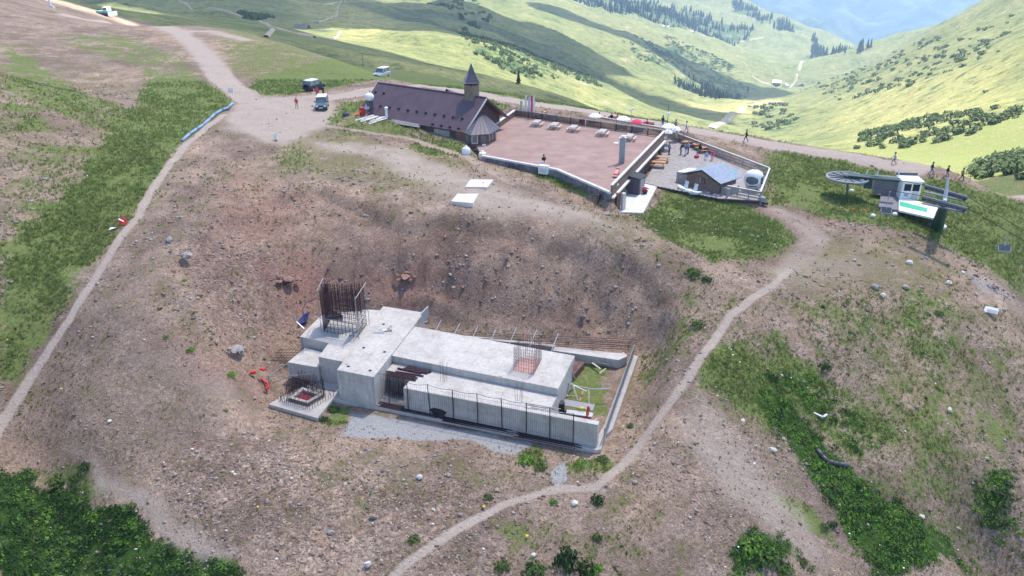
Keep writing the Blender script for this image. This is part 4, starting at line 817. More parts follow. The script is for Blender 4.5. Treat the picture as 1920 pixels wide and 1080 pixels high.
def rail_fence(label, a, b_, z, n, h=1.05, rails=3, mat='wood_grey', name='rail_fence', group=None):
    a = np.array(a[:2]); b_ = np.array(b_[:2]); t = thing(name, label, 'fence', (*a, z), math.atan2(*(b_ - a)[::-1]), group); L = float(np.linalg.norm(b_ - a))
    for k in range(n + 1): MB().box((L * k / n, 0, h / 2), (.12, .12, h)).build('post', mat, t)
    for r_ in range(rails):
        for k in range(n): MB().box((L * (k + .5) / n, -.075, .28 + r_ * (h - .4) / max(1, rails - 1)), (L / n - .02, .035, .17)).build('rail', mat, t)
    for k in range(n): MB().box((L * (k + .5) / n, 0, h + .025), (L / n - .01, .2, .05)).build('cap_rail', 'whitewood', t)
    return t
rail_fence('grey rail fence along the road side of the plank terrace', W2[0], W2[1], -2.2, 9, 1.15)
rail_fence('short grey rail fence at the right end of the plank terrace', W2[1], W2[2], -2.2, 4, 1.1)
rail_fence('grey rail fence in front of the egg shaped cabin', P(1362, 364, -2.2), W2[2], -2.2, 3, 1.1)
rail_fence('rail fence between the parasols and the gravel road', ut[0], ut[1], UPZ, 7, 1.0)
# hut
HZ = -2.4
h0 = P(1289, 350, HZ); h1 = P(1345, 366, HZ); hd = (h1 - h0)[:2]; HW = float(np.linalg.norm(hd)); HA = math.atan2(hd[1], hd[0])
simple('hut_wood', (.29, .20, .165), .8, .25, 4)
hut = thing('hut', 'small brown log hut with shallow blue grey metal roof', 'hut', (h0[0], h0[1], HZ), HA)
HD, eh, rh = 3.6, 1.75, 2.75
for side in (0, 1):
    pass
MB().add([(0, 0, -.3), (HW, 0, -.3), (HW, 0, eh), (HW / 2, 0, rh - .12), (0, 0, eh), (0, HD, -.3), (HW, HD, -.3), (HW, HD, eh), (HW / 2, HD, rh - .12), (0, HD, eh)], [(0, 1, 2, 3, 4), (9, 8, 7, 6, 5), (1, 6, 7, 2), (0, 4, 9, 5), (2, 7, 8, 3), (3, 8, 9, 4), (0, 5, 6, 1)]).build('wall', 'hut_wood', hut)
for k in range(9):
    z = k * .2 + .1; MB().tube((-.18, -.03, z), (HW + .18, -.03, z), .095, 6).build('log', 'hut_wood', hut); MB().tube((HW + .03, -.18, z), (HW + .03, HD, z), .095, 6).build('log', 'hut_wood', hut); MB().tube((-.03, -.18, z), (-.03, HD, z), .095, 6).build('log', 'hut_wood', hut)
simple('tinroof', (.21, .26, .35), .55, .16, 2, .0, .4, dirt=(.26, .28, .33)); simple('skyblue', (.10, .40, .62), .4, .1, 2)
r1 = MB().plate([(-.55, -.5, eh - .05), (HW / 2, -.5, rh), (HW / 2, HD + .5, rh), (-.55, HD + .5, eh - .05)], -.07).build('roof', 'tinroof', hut); r2 = MB().plate([(HW + .6, -.5, eh - .12), (HW + .6, HD + .5, eh - .12), (HW / 2, HD + .5, rh), (HW / 2, -.5, rh)], -.07).build('roof', 'tinroof', hut)
MB().tube((HW / 2, -.5, rh + .03), (HW / 2, HD + .5, rh + .03), .06, 6).build('ridge_cap', 'galv', r1)
MB().plate([(HW * .75, HD + .1, rh - .42), (HW * .98, HD + .1, rh - .8), (HW * .98, HD + .45, rh - .8), (HW * .75, HD + .45, rh - .42)], -.05).build('blue_sheet', 'skyblue', r2)
for s, xa, xb, za, zb in ((0, -.58, HW / 2, eh - .2, rh - .13), (1, HW / 2, HW + .63, rh - .13, eh - .27)): MB().plate([(xa, -.53, za), (xb, -.53, zb), (xb, -.53, zb + .2), (xa, -.53, za + .2)], .05).build('barge_board', 'charcoal', hut)
w_ = MB().box((HW * .52, -.13, 1.35), (.55, .08, .7)).build('window', 'wood_dark', hut); MB().box((HW * .52, -.18, 1.35), (.4, .03, .55)).build('pane', 'glass', w_); MB().box((HW * .43, -.16, 1.35), (.18, .05, .7)).build('shutter', 'wood_orange', w_)
MB().box((-1.05, 1.4, .75), (1.8, 2.6, 1.5)).build('annex', 'wood_grey', hut); MB().box((-1.15, 1.5, 1.58), (1.7, 2.5, .08), 0, 0, -.12).build('annex_roof', 'white', hut)
MB().box((HW + .8, 1.4, .55), (1.2, 2.2, 1.1)).build('side_store', 'wood_grey', hut)
# egg cabin
p = P(1411, 356, -2.2); t = thing('gondola_cabin', 'white egg shaped cable car cabin with big dark windows', 'cabin', (p[0], p[1], -2.2), -.35)
prof = [(.35, .25), (.85, .32), (1.08, .8), (1.14, 1.4), (1.08, 1.95), (.9, 2.3), (.55, 2.5), (.05, 2.58)]
MB().lathe(prof, 18, (0, 0, 0), 1, .92).build('shell', 'white', t, True)
def bulge(z):
    for (ra, za), (rb, zb) in zip(prof[:-1], prof[1:]):
        if za <= z <= zb: return ra + (rb - ra) * (z - za) / (zb - za)
    return prof[-1][0]
for c_, hw in ((-100, 40), (-18, 24), (45, 30), (150, 35)):
    pts = []; m = MB(); N = 8; Mz = 6
    for j in range(Mz + 1):
        z = .95 + 1.0 * j / Mz; sh = math.sqrt(max(.06, 1 - ((j / Mz - .5) * 2) ** 4))
        for i in range(N + 1):
            a = R(c_ + hw * sh * (i / N * 2 - 1)); r_ = bulge(z) + .03; pts.append((math.cos(a) * r_, math.sin(a) * r_ * .92, z))
    m.add(pts, [(j * (N + 1) + i, j * (N + 1) + i + 1, (j + 1) * (N + 1) + i + 1, (j + 1) * (N + 1) + i) for j in range(Mz) for i in range(N)]).build('window', 'glass', t, True)
MB().box((0, 0, .12), (1.3, 1.1, .24)).build('base_frame', 'darkmetal', t); MB().tube((0, 0, 2.5), (0, 0, 2.85), .07).build('hanger_stub', 'galv', t); MB().box((.02, -1.02, .75), (1.0, .06, .1)).build('bumper', 'charcoal', t)
# white twin seat
p = G(1292, 364); t = thing('twin_seat', 'white crescent shaped plastic twin seat in front of the hut', 'seat', tuple(p), HA - .05)
m = MB(); N = 14; sec = 8; pts = []; f = []
for i in range(N + 1):
    x = -1.95 + 3.9 * i / N; e = abs(x) / 1.95; w_ = .42 * math.sqrt(max(.02, 1 - e ** 3)); zc = .32 + .42 * e ** 2.5 + (.12 * math.exp(-(x / .25) ** 2))
    for k in range(sec): a = 2 * math.pi * k / sec; pts.append((x, w_ * math.cos(a), zc + .26 * math.sqrt(max(.03, 1 - e ** 4)) * math.sin(a)))
f = [(i * sec + k, i * sec + (k + 1) % sec, (i + 1) * sec + (k + 1) % sec, (i + 1) * sec + k) for i in range(N) for k in range(sec)] + [tuple(range(sec))[::-1], tuple(range(N * sec, N * sec + sec))]
m.add(pts, f).build('hull', 'white', t, True)
for x in (-.75, .75): MB().box((x, .25, 1.0), (.5, .12, .9), 0, -.25).build('backrest', 'white', t); MB().box((x, -.12, .58), (.55, .5, .1)).build('seat', 'white', t)
# dark shed, flower pot
p = P(1197.5, 366, -2.26); t = thing('shed', 'small dark tool shed with flat sloping roof below the terrace wall', 'shed', (p[0], p[1], -2.26), R(62))
MB().box((1.0, .95, 1.0), (2.0, 1.9, 2.0)).build('wall', 'slate', t); MB().plate([(-.12, -.12, 2.0), (2.12, -.12, 2.0), (2.12, 2.05, 2.3), (-.12, 2.05, 2.3)], -.07).build('roof', 'charcoal', t); MB().box((1.0, -.02, .95), (1.3, .05, 1.8)).build('door', 'galv', t)
for k in range(4): MB().box((-.01, .25 + k * .46, 1.0), (.03, .43, 1.96)).build('board', 'slate', t)
p = P(1209, 363, -2.26); t = thing('flower_pot', 'dark pot with bright red flowers beside the dark shed', 'plant pot', (p[0], p[1], -2.26), 0); MB().lathe([(.25, 0), (.38, .4), (.34, .4)], 10).build('pot', 'charcoal', t)
m = MB()
for k in range(26): a = random.uniform(0, 6.3); r_ = random.uniform(0, .45); m.ball((r_ * math.cos(a), r_ * math.sin(a), .5 + random.uniform(0, .25)), .1, .1, .08, 5, 4)
m.build('flowers', 'red', t)
tabs = ((1241, 303, 'orange picnic table next to the terrace wall, the farther of the pair', .1), (1233, 313, 'orange picnic table above the dark shed, the nearer of the pair', -.1), (1293, 274, 'orange topped table farthest left against the rail fence', 25), (1312, 279, 'orange topped table in the middle by the rail fence', 25), (1322, 285, 'orange topped table nearest the hut by the rail fence', 25))
for px, py, lb, a in tabs: p = P(px, py, -2.2); picnic(lb, (p[0], p[1], -2.2), R(-16 + a), 'wood_orange', 'orange tables on the plank terrace', 2.1)
# parasols
simple('parasol_white', (.82, .82, .80), .8, .05, 2); simple('parasol_red', (.72, .06, .12), .8, .08, 2)
def parasol(label, loc, mat, r_, h=2.15):
    t = thing('parasol', label, 'parasol', loc, random.uniform(0, 1), 'parasols behind the terrace railing'); MB().tube((0, 0, 0), (0, 0, h + .1), .035, 6).build('pole', 'galv', t)
    MB().lathe([(r_, h - .5), (r_ * .98, h - .42), (r_ * .6, h - .12), (r_ * .25, h), (.04, h + .08)], 8).build('canopy', mat, t); MB().lathe([(.35, 0), (.35, .06), (.05, .12)], 8).build('foot', 'grey', t)
    for k in range(8): a = 2 * math.pi * k / 8; MB().tube((0, 0, h - .1), (r_ * .95 * math.cos(a), r_ * .95 * math.sin(a), h - .48), .015, 3).build('rib', 'galv', t)
for px, py, z, mt, r_, lb in ((1116, 218, UPZ, 'parasol_white', 1.0, 'white parasol at the left end behind the terrace railing'), (1168.5, 223.5, UPZ, 'parasol_white', 1.02, 'white parasol left of the red one'), (1194, 229.5, UPZ, 'parasol_red', .85, 'single pinkish red parasol behind the railing'), (1254, 238, UPZ, 'parasol_white', 1.05, 'white parasol beside the thin antenna mast'), (1252, 248.5, -2.2, 'parasol_white', .7, 'small white parasol half hidden behind the terrace corner'), (1268, 243, -2.2, 'parasol_white', .7, 'small white parasol at the start of the rail fence')):
    p = P(px, py, z + 1.85); parasol(lb, (p[0], p[1], z), mt, r_ * 1.08, 2.3)
for px, py, lb in ((1125, 226, 'table under the leftmost white parasol'), (1150, 228, 'table with red cloth between two white parasols'), (1215, 239, 'table behind the railing right of the red parasol')):
    p = P(px, py, UPZ); picnic(lb, (p[0], p[1], UPZ), R(-25), 'redbrown', 'tables behind the railing', 1.7)
p = P(1250, 247, UPZ); t = thing('antenna_mast', 'thin dark antenna mast with white box above the terrace corner', 'mast', (p[0], p[1], UPZ), 0); MB().tube((0, 0, 0), (0, 0, 4.2), .04, 6).build('pole', 'darkmetal', t); MB().box((0, 0, 2.7), (.45, .3, .5)).build('box', 'white', t)
t = thing('floodlight', 'white floodlight cluster on a pole between parasols', 'lamp', tuple(P(1183, 232, UPZ)), 0); MB().tube((0, 0, 0), (0, 0, 2.2), .04).build('pole', 'galv', t); MB().box((-.2, 0, 2.2), (.35, .25, .3), .3).build('lamp', 'white', t); MB().box((.2, 0, 2.35), (.35, .25, .3), -.3).build('lamp', 'white', t)

# ---------------------------------------------------------------- chairlift station
simple('lift_green', (.025, .075, .06), .5, .2, 4); simple('lift_grey', (.16, .17, .20), .55, .15, 4, .3); simple('mat_grey', (.20, .19, .21), .9, .15, 3); simple('ramp_green', (.06, .42, .25), .8, .1, 3)
wc = P(1589, 333, -.2); WR = 2.4
tr1 = [P(1734, 348, 1.5), P(1815, 371, 1.2)]; tr2 = [P(1729, 369, 1.5), P(1814, 392, 1.2)]
lift = thing('chairlift_station', 'chairlift end station with horizontal bullwheel on grey steel boom', 'lift station', (wc[0], wc[1], -2.6), 0)
def LL_(w): return np.array(w) - np.array([wc[0], wc[1], -2.6])
m = MB(); c0 = LL_(wc); N = 36
rim = [(WR * math.cos(2 * math.pi * k / N), WR * math.sin(2 * math.pi * k / N)) for k in range(N)]
for k in range(N):
    a = rim[k]; b_ = rim[(k + 1) % N]; m.tube((c0[0] + a[0], c0[1] + a[1], c0[2]), (c0[0] + b_[0], c0[1] + b_[1], c0[2]), .13, 6)
m.build('bullwheel_rim', 'steel', lift)
for k in range(12):
    a = 2 * math.pi * k / 12; MB().box((c0[0] + 1.2 * math.cos(a), c0[1] + 1.2 * math.sin(a), c0[2]), (2.3, .12, .16), a).build('spoke', 'lift_green', lift)
MB().lathe([(.5, -.25), (.5, .3), (.2, .4)], 12, c0).build('hub', 'lift_green', lift); MB().lathe([(2.25, -.03), (2.25, 0), (.1, 0)], 36, c0).build('wheel_disc', 'mat_grey', lift)
e = LL_(P(1686, 343, -.2)); d = e - c0; ang = math.atan2(d[1], d[0]); Lb = float(np.hypot(d[0], d[1]))
MB().box((*(c0 + d / 2)[:2], c0[2] + .35), (Lb, .5, .45), ang).build('boom', 'lift_green', lift); MB().box((*(c0 + d / 2)[:2] - np.array([-math.sin(ang), math.cos(ang)]) * .32, c0[2] + .45), (Lb, .08, .18), ang).build('boom_edge', 'galv', lift)
for t_, hgt in ((.55, 1.0), (.95, 1.2), (.35, .7)): q = c0 + d * t_; MB().tube((q[0], q[1], c0[2] + .5), (q[0] + .1, q[1], c0[2] + .5 + hgt), .06, 5).build('stay_post', 'white', lift)
hq = [LL_(P(x, y, -2.4)) for x, y in ((1637, 362), (1685, 366))]; hv = (hq[1] - hq[0])[:2]; ha = math.atan2(hv[1], hv[0]); hl = float(np.hypot(*hv))
MB().box((*((hq[0] + hq[1]) / 2)[:2] + np.array([-math.sin(ha), math.cos(ha)]) * .8, 1.15), (hl, 1.5, 2.0), ha).build('drive_housing', 'mat_grey', lift)
q = c0 + d * .42; MB().box((q[0], q[1], c0[2] - .4), (.9, .8, 1.2), ang).build('motor', 'lift_green', lift); MB().lathe([(.25, 0), (.3, .5), (.2, .7)], 10, (q[0] - .9, q[1] - .2, c0[2] - .6)).build('gearbox', 'galv', lift)
q = c0; MB().tube((q[0] + .4, q[1], -.2), (q[0] + .1, q[1], c0[2] - .2), .14, 8).build('support_leg', 'lift_grey', lift)
pt = thing('loading_platform', 'grey rubber loading platform in front of the lift booth', 'platform', (0, 0, 0), 0)
MB().prism([tuple(P(x, y, -2.45)[:2]) for x, y in ((1653, 360), (1684.6, 363), (1685.6, 394), (1647, 387))], -3.4, -2.45).build('slab', 'mat_grey', pt)
rp = thing('exit_ramp', 'white boarding ramp with green carpet strip overhanging the slope', 'ramp', (0, 0, 0), 0)
MB().prism([tuple(P(x, y, -2.3)[:2]) for x, y in ((1685.8, 367.5), (1762.7, 388), (1755.4, 410), (1685.2, 394))], -2.5, -2.3).build('deck', 'white', rp)
MB().prism([tuple(P(x, y, -2.29)[:2]) for x, y in ((1687, 377), (1739, 390.5), (1738, 398), (1686.5, 386))], -2.298, -2.285).build('carpet', 'ramp_green', rp)
for x, y in ((1754, 408), (1761, 389), (1720, 400), (1722, 379)): w = P(x, y, -2.5); zg = gz(w[0], w[1]); MB().tube((w[0], w[1], zg - .2), (w[0], w[1], -2.5), .09, 6).build('strut', 'lift_grey', rp)
w = P(1755, 409, -2.3); MB().tube((w[0], w[1], -3.8), (w[0] + .7, w[1] + 1.5, -2.0), .05, 5).build('barrier_bar', 'orange', rp)
# booth
b0 = P(1687, 373, -2.45); b1 = P(1721, 373, -2.45); t = thing('operator_booth', 'white lift operator cabin with two large dark windows', 'booth', (b0[0], b0[1], -2.45), -.12); BW = float(b1[0] - b0[0])
MB().box((BW / 2, 1.1, 1.1), (BW, 2.2, 2.2)).build('wall', 'white', t); MB().box((BW / 2, 1.1, 2.27), (BW + .3, 2.5, .14)).build('roof', 'white', t); MB().box((BW / 2, 2.38, 2.45), (BW + .3, .1, .4)).build('roof_edge', 'slate', t)
for k in (0, 1):
    fr = MB().box((BW * (.28 + .44 * k), -.03, 1.5), (BW * .4, .06, .95)).build('window', 'white', t); MB().box((BW * (.28 + .44 * k), -.07, 1.5), (BW * .36, .03, .85)).build('pane', 'black', fr)
fr = MB().box((BW + .03, 1.1, 1.5), (.06, 1.5, .95)).build('window', 'white', t); MB().box((BW + .07, 1.1, 1.5), (.03, 1.3, .8)).build('pane', 'black', fr)
MB().box((BW * .28, -.03, .55), (.5, .04, .35)).build('notice', 'galv', t); MB().box((BW * .72, -.03, .5), (BW * .3, .05, .95)).build('door', 'render', t)
MB().lathe([(.2, 0), (.22, .01), (.05, .02)], 12, (BW * .28, -.08, .55)).build('round_emblem', 'grey', t).rotation_euler = (0, 0, 0)
# pylon
tb = G(1757, 424); tj = P(1771, 381, 1.1); t = thing('lift_pylon', 'dark green tapering lift pylon carrying two grey roller trains', 'pylon', tuple(tb), 0)
def lt(w): return np.array(w) - np.array(tb)
MB().tube((0, 0, -.3), lt(tj), .72, 12, .42).build('shaft', 'lift_green', t); MB().lathe([(1.0, -.4), (1.0, .15), (.8, .2)], 12).build('footing', 'render', t)
mt1 = lt((tr1[0] + tr1[1]) / 2); mt2 = lt((tr2[0] + tr2[1]) / 2)
MB().tube(mt1 + [0, 0, .1], mt2 + [0, 0, .1], .2, 8).build('crossarm', 'galv', t); top = lt(tj); MB().tube(top, (top[0] + .55, top[1] + 1.4, top[2] + 2.4), .16, 8, .12).build('mast', 'galv', t)
for a, b_ in (tr1, tr2):
    a, b_ = lt(a), lt(b_); tn = MB().tube(a, b_, .17, 6).build('roller_train', 'lift_grey', t); dd = (b_ - a); an = math.atan2(dd[1], dd[0])
    MB().tube(a + dd * .1 + [0, 0, -.28], a + dd * .92 + [0, 0, -.28], .1, 6).build('lower_beam', 'lift_grey', tn)
    MB().box((*(a + dd * .5)[:2], (a + dd * .5)[2] - .55), (float(np.hypot(dd[0], dd[1])) * .95, .55, .05), an).build('catwalk', 'lift_grey', tn)
    for k in range(8):
        q = a + dd * (.06 + .125 * k); MB().lathe([(.24, -.06), (.24, .06)], 10, (0, 0, 0)).build('roller', 'charcoal', tn); o = bpy.context.scene.collection.objects[-1]; o.location = tuple(q + [0, 0, -.15]); o.rotation_euler = (R(90), 0, an)
MB().tube(top * .15 + [.55, -.3, 0], top * .95 + [.45, -.2, 0], .03, 4).build('ladder', 'galv', t)
# cables
def cable(label, pts):
    o = pts[0]; t_ = thing('haul_cable', label, 'cable', tuple(o), 0); MB().pipe([np.array(p) - o for p in pts], .035, 4).build('rope', 'darkmetal', t_)
dirn = tr2[1] - tr2[0]; endn = tr2[1] + dirn / np.linalg.norm(dirn) * 30 + np.array([0, 0, -9.]); dirf = tr1[1] - tr1[0]; endf = tr1[1] + dirf / np.linalg.norm(dirf) * 30 + np.array([0, 0, -9.])
pn = np.array([-math.sin(ang), math.cos(ang), 0]) * WR
cable('near steel haul rope of the chairlift', [wc - pn, tr2[0] + [0, 0, .1], tr2[1] + [0, 0, .1], endn]); cable('far steel haul rope of the chairlift', [wc + pn, tr1[0] + [0, 0, .1], tr1[1] + [0, 0, .1], endf])
def chair(label, top_, seat_z, rz):
    t_ = thing('lift_chair', label, 'lift chair', tuple(top_), rz, 'chairs on the lift'); z = seat_z - top_[2]
    MB().pipe([(0, 0, .05), (0, .25, -.3), (0, .3, z + .9), (0, .05, z + .55)], .045, 6).build('hanger', 'galv', t_); MB().box((0, -.15, z), (1.1, .5, .08)).build('seat', 'lift_grey', t_); MB().box((0, .1, z + .38), (1.1, .07, .6), 0, -.15).build('backrest', 'lift_grey', t_)
    for s in (-1, 1): MB().pipe([(s * .55, .12, z + .6), (s * .55, -.1, z + .35), (s * .55, -.45, z + .3), (s * .55, -.45, z)], .03, 5).build('armrest', 'galv', t_)
chair('empty grey lift chair hanging low just before the white ramp', tr2[0] + (wc - pn - tr2[0]) * .52 + np.array([.6, -1.0, .0]), -1.9, ang)
q = tr2[1] + (endn - tr2[1]) * .14; chair('white backed lift chair hanging right beside the pylon', q, q[2] - 2.0, ang)
q = tr2[1] + (endn - tr2[1]) * .42; chair('grey lift chair farthest right above the green slope', q, q[2] - 2.2, ang)
for k, (px, py) in enumerate(((1548, 388), (1578, 396), (1599, 398), (1620, 401), (1651, 402))):
    w = G(px, py); t_ = thing('marker_peg', ('leftmost', 'second', 'middle', 'fourth', 'rightmost')[k] + ' small orange peg of the row on the lawn before the bullwheel', 'peg', tuple(w), 0, 'pegs on the lawn'); MB().tube((0, 0, -.1), (0, 0, .4), .03).build('stake', 'wood_pale', t_); MB().lathe([(.1, .35), (.14, .45), (.05, .55)], 8).build('cap', 'orange', t_)
for px, py, lb in ((1636, 408, 'round white boulder on the lawn below the lift platform'), (1677, 405, 'small white boulder below the white ramp'), (1596, 361, 'white round weight under the bullwheel')):
    w = G(px, py); t_ = thing('white_stone', lb, 'stone', tuple(w), random.random()); MB().ball((0, 0, .2), .34, .3, .28, 9, 6).build('stone', 'white', t_, True)

# ---------------------------------------------------------------- cars
def paint(n, c):
    m = simple(n, c, .28, .06, 2, .2, .5); m.node_tree.nodes['Principled BSDF'].inputs['Coat Weight'].default_value = .4
paint('paint_dark', (.02, .022, .035)); paint('paint_teal', (.09, .15, .19)); paint('paint_silver', (.42, .44, .46)); simple('tyre', (.015, .015, .016), .9); simple('headlight', (.7, .72, .75), .15, .05, 2, 0, .8); simple('taillight', (.4, .02, .02), .3)
def car(label, px, py, yaw, paintm, roofm, L=4.3, W=1.82, Hh=1.9, z=None, spare=False):
    w = G(px, py); t = thing('parked_car', label, 'car', tuple(w), yaw, 'cars parked by the track'); hb = 1.08; f = L / 2
    sect = [(-f, .45, .92), (-f + .08, .38, hb), (-f + .5, .36, hb + .02), (.35, .36, hb + .02), (f - 1.25, .36, hb), (f - .25, .38, hb - .12), (f, .45, hb - .28)]
    v = []; fc = []
    for x, zl, zh in sect:
        s = .86 if abs(x) > f - .02 else .97 if abs(x) > f - .3 else 1
        for yy, zz in ((-W / 2 * s * .93, zl), (-W / 2 * s, zl + .2), (-W / 2 * s, zh - .15), (-W / 2 * s * .93, zh), (W / 2 * s * .93, zh), (W / 2 * s, zh - .15), (W / 2 * s, zl + .2), (W / 2 * s * .93, zl)): v.append((x, yy, zz))
    n = len(sect)
    for i in range(n - 1):
        for k in range(8): fc.append((i * 8 + k, i * 8 + (k + 1) % 8, (i + 1) * 8 + (k + 1) % 8, (i + 1) * 8 + k))
    fc += [tuple(range(8))[::-1], tuple(range((n - 1) * 8, n * 8))]
    body = MB().add(v, fc).build('body', paintm, t)
    xb, xf, xr, xw = -f + .06, f - 1.2, -f + .28, f - 1.75; y0, y1 = W / 2 * .93, W / 2 * .78
    cab = [(xb, -y0, hb - .02), (xf, -y0, hb - .02), (xf, y0, hb - .02), (xb, y0, hb - .02), (xr, -y1, Hh - .08), (xw, -y1, Hh - .08), (xw, y1, Hh - .08), (xr, y1, Hh - .08)]
    q = [(0, 1, 5, 4), (1, 2, 6, 5), (2, 3, 7, 6), (3, 0, 4, 7), (4, 5, 6, 7)]
    MB().add(cab, q).build('glasshouse', 'glass', t)
    MB().prism([(xr - .08, -y1 - .03), (xw + .1, -y1 - .03), (xw + .1, y1 + .03), (xr - .08, y1 + .03)], Hh - .1, Hh, .04).build('roof', roofm, t)
    for a, b_ in ((0, 4), (1, 5), (2, 6), (3, 7)): MB().tube(cab[a], cab[b_], .05, 5).build('pillar', paintm, t)
    for s in (-1, 1):
        xm = (xb + xf) / 2 - .1; MB().tube((xm, s * y0, hb), (xm, s * y1, Hh - .1), .05, 5).build('pillar', paintm, t); MB().box((xf - .15, s * (W / 2 + .1), hb + .12), (.16, .2, .16)).build('mirror', 'black', t)
        for x in (-f + .8, f - .85):
            wh = MB().lathe([(.2, -.11), (.36, -.1), (.36, .1), (.2, .11)], 16).build('wheel', 'tyre', t); wh.location = (x, s * (W / 2 - .12), .36); wh.rotation_euler = (R(90), 0, 0); MB().lathe([(.05, -.13), (.2, -.125), (.2, .125), (.05, .13)], 12).build('rim', 'galv', wh)
        MB().box((f - .03, s * W * .33, .74), (.12, .34, .2)).build('headlight', 'headlight', t); MB().box((-f + .0, s * W * .42, .85), (.08, .16, .3)).build('taillight', 'taillight', t)
        MB().box((-.1, s * (W / 2 + .005), .75), (.9, .012, .5)).build('door', paintm, t)
    MB().box((f + .02, 0, .5), (.14, W * .92, .2)).build('front_bumper', 'charcoal', t); MB().box((-f - .02, 0, .5), (.14, W * .92, .2)).build('rear_bumper', 'charcoal', t); MB().box((f + .02, 0, .78), (.05, W * .42, .16)).build('grille', 'black', t); MB().box((f + .1, 0, .52), (.02, .52, .12)).build('number_plate', 'white', t)
    if spare:
        sw = MB().lathe([(.1, -.1), (.36, -.1), (.36, .1), (.1, .1)], 14).build('spare_wheel', 'tyre', t); sw.location = (-f - .12, 0, 1.0); sw.rotation_euler = (0, R(90), 0); MB().lathe([(.28, .1), (.31, .11), (.34, .1)], 14, cap=False).build('trim_ring', 'galv', sw)
    return t
car('teal off road car with white roof facing the camera', 604.5, 203, R(-82), 'paint_teal', 'white')
car('dark off road car with pale roof seen from behind', 590, 169, R(62), 'paint_dark', 'white', spare=True, L=4.0)
car('silver off road car parked farther back beyond the roof', 716, 145, R(-112), 'paint_silver', 'white')

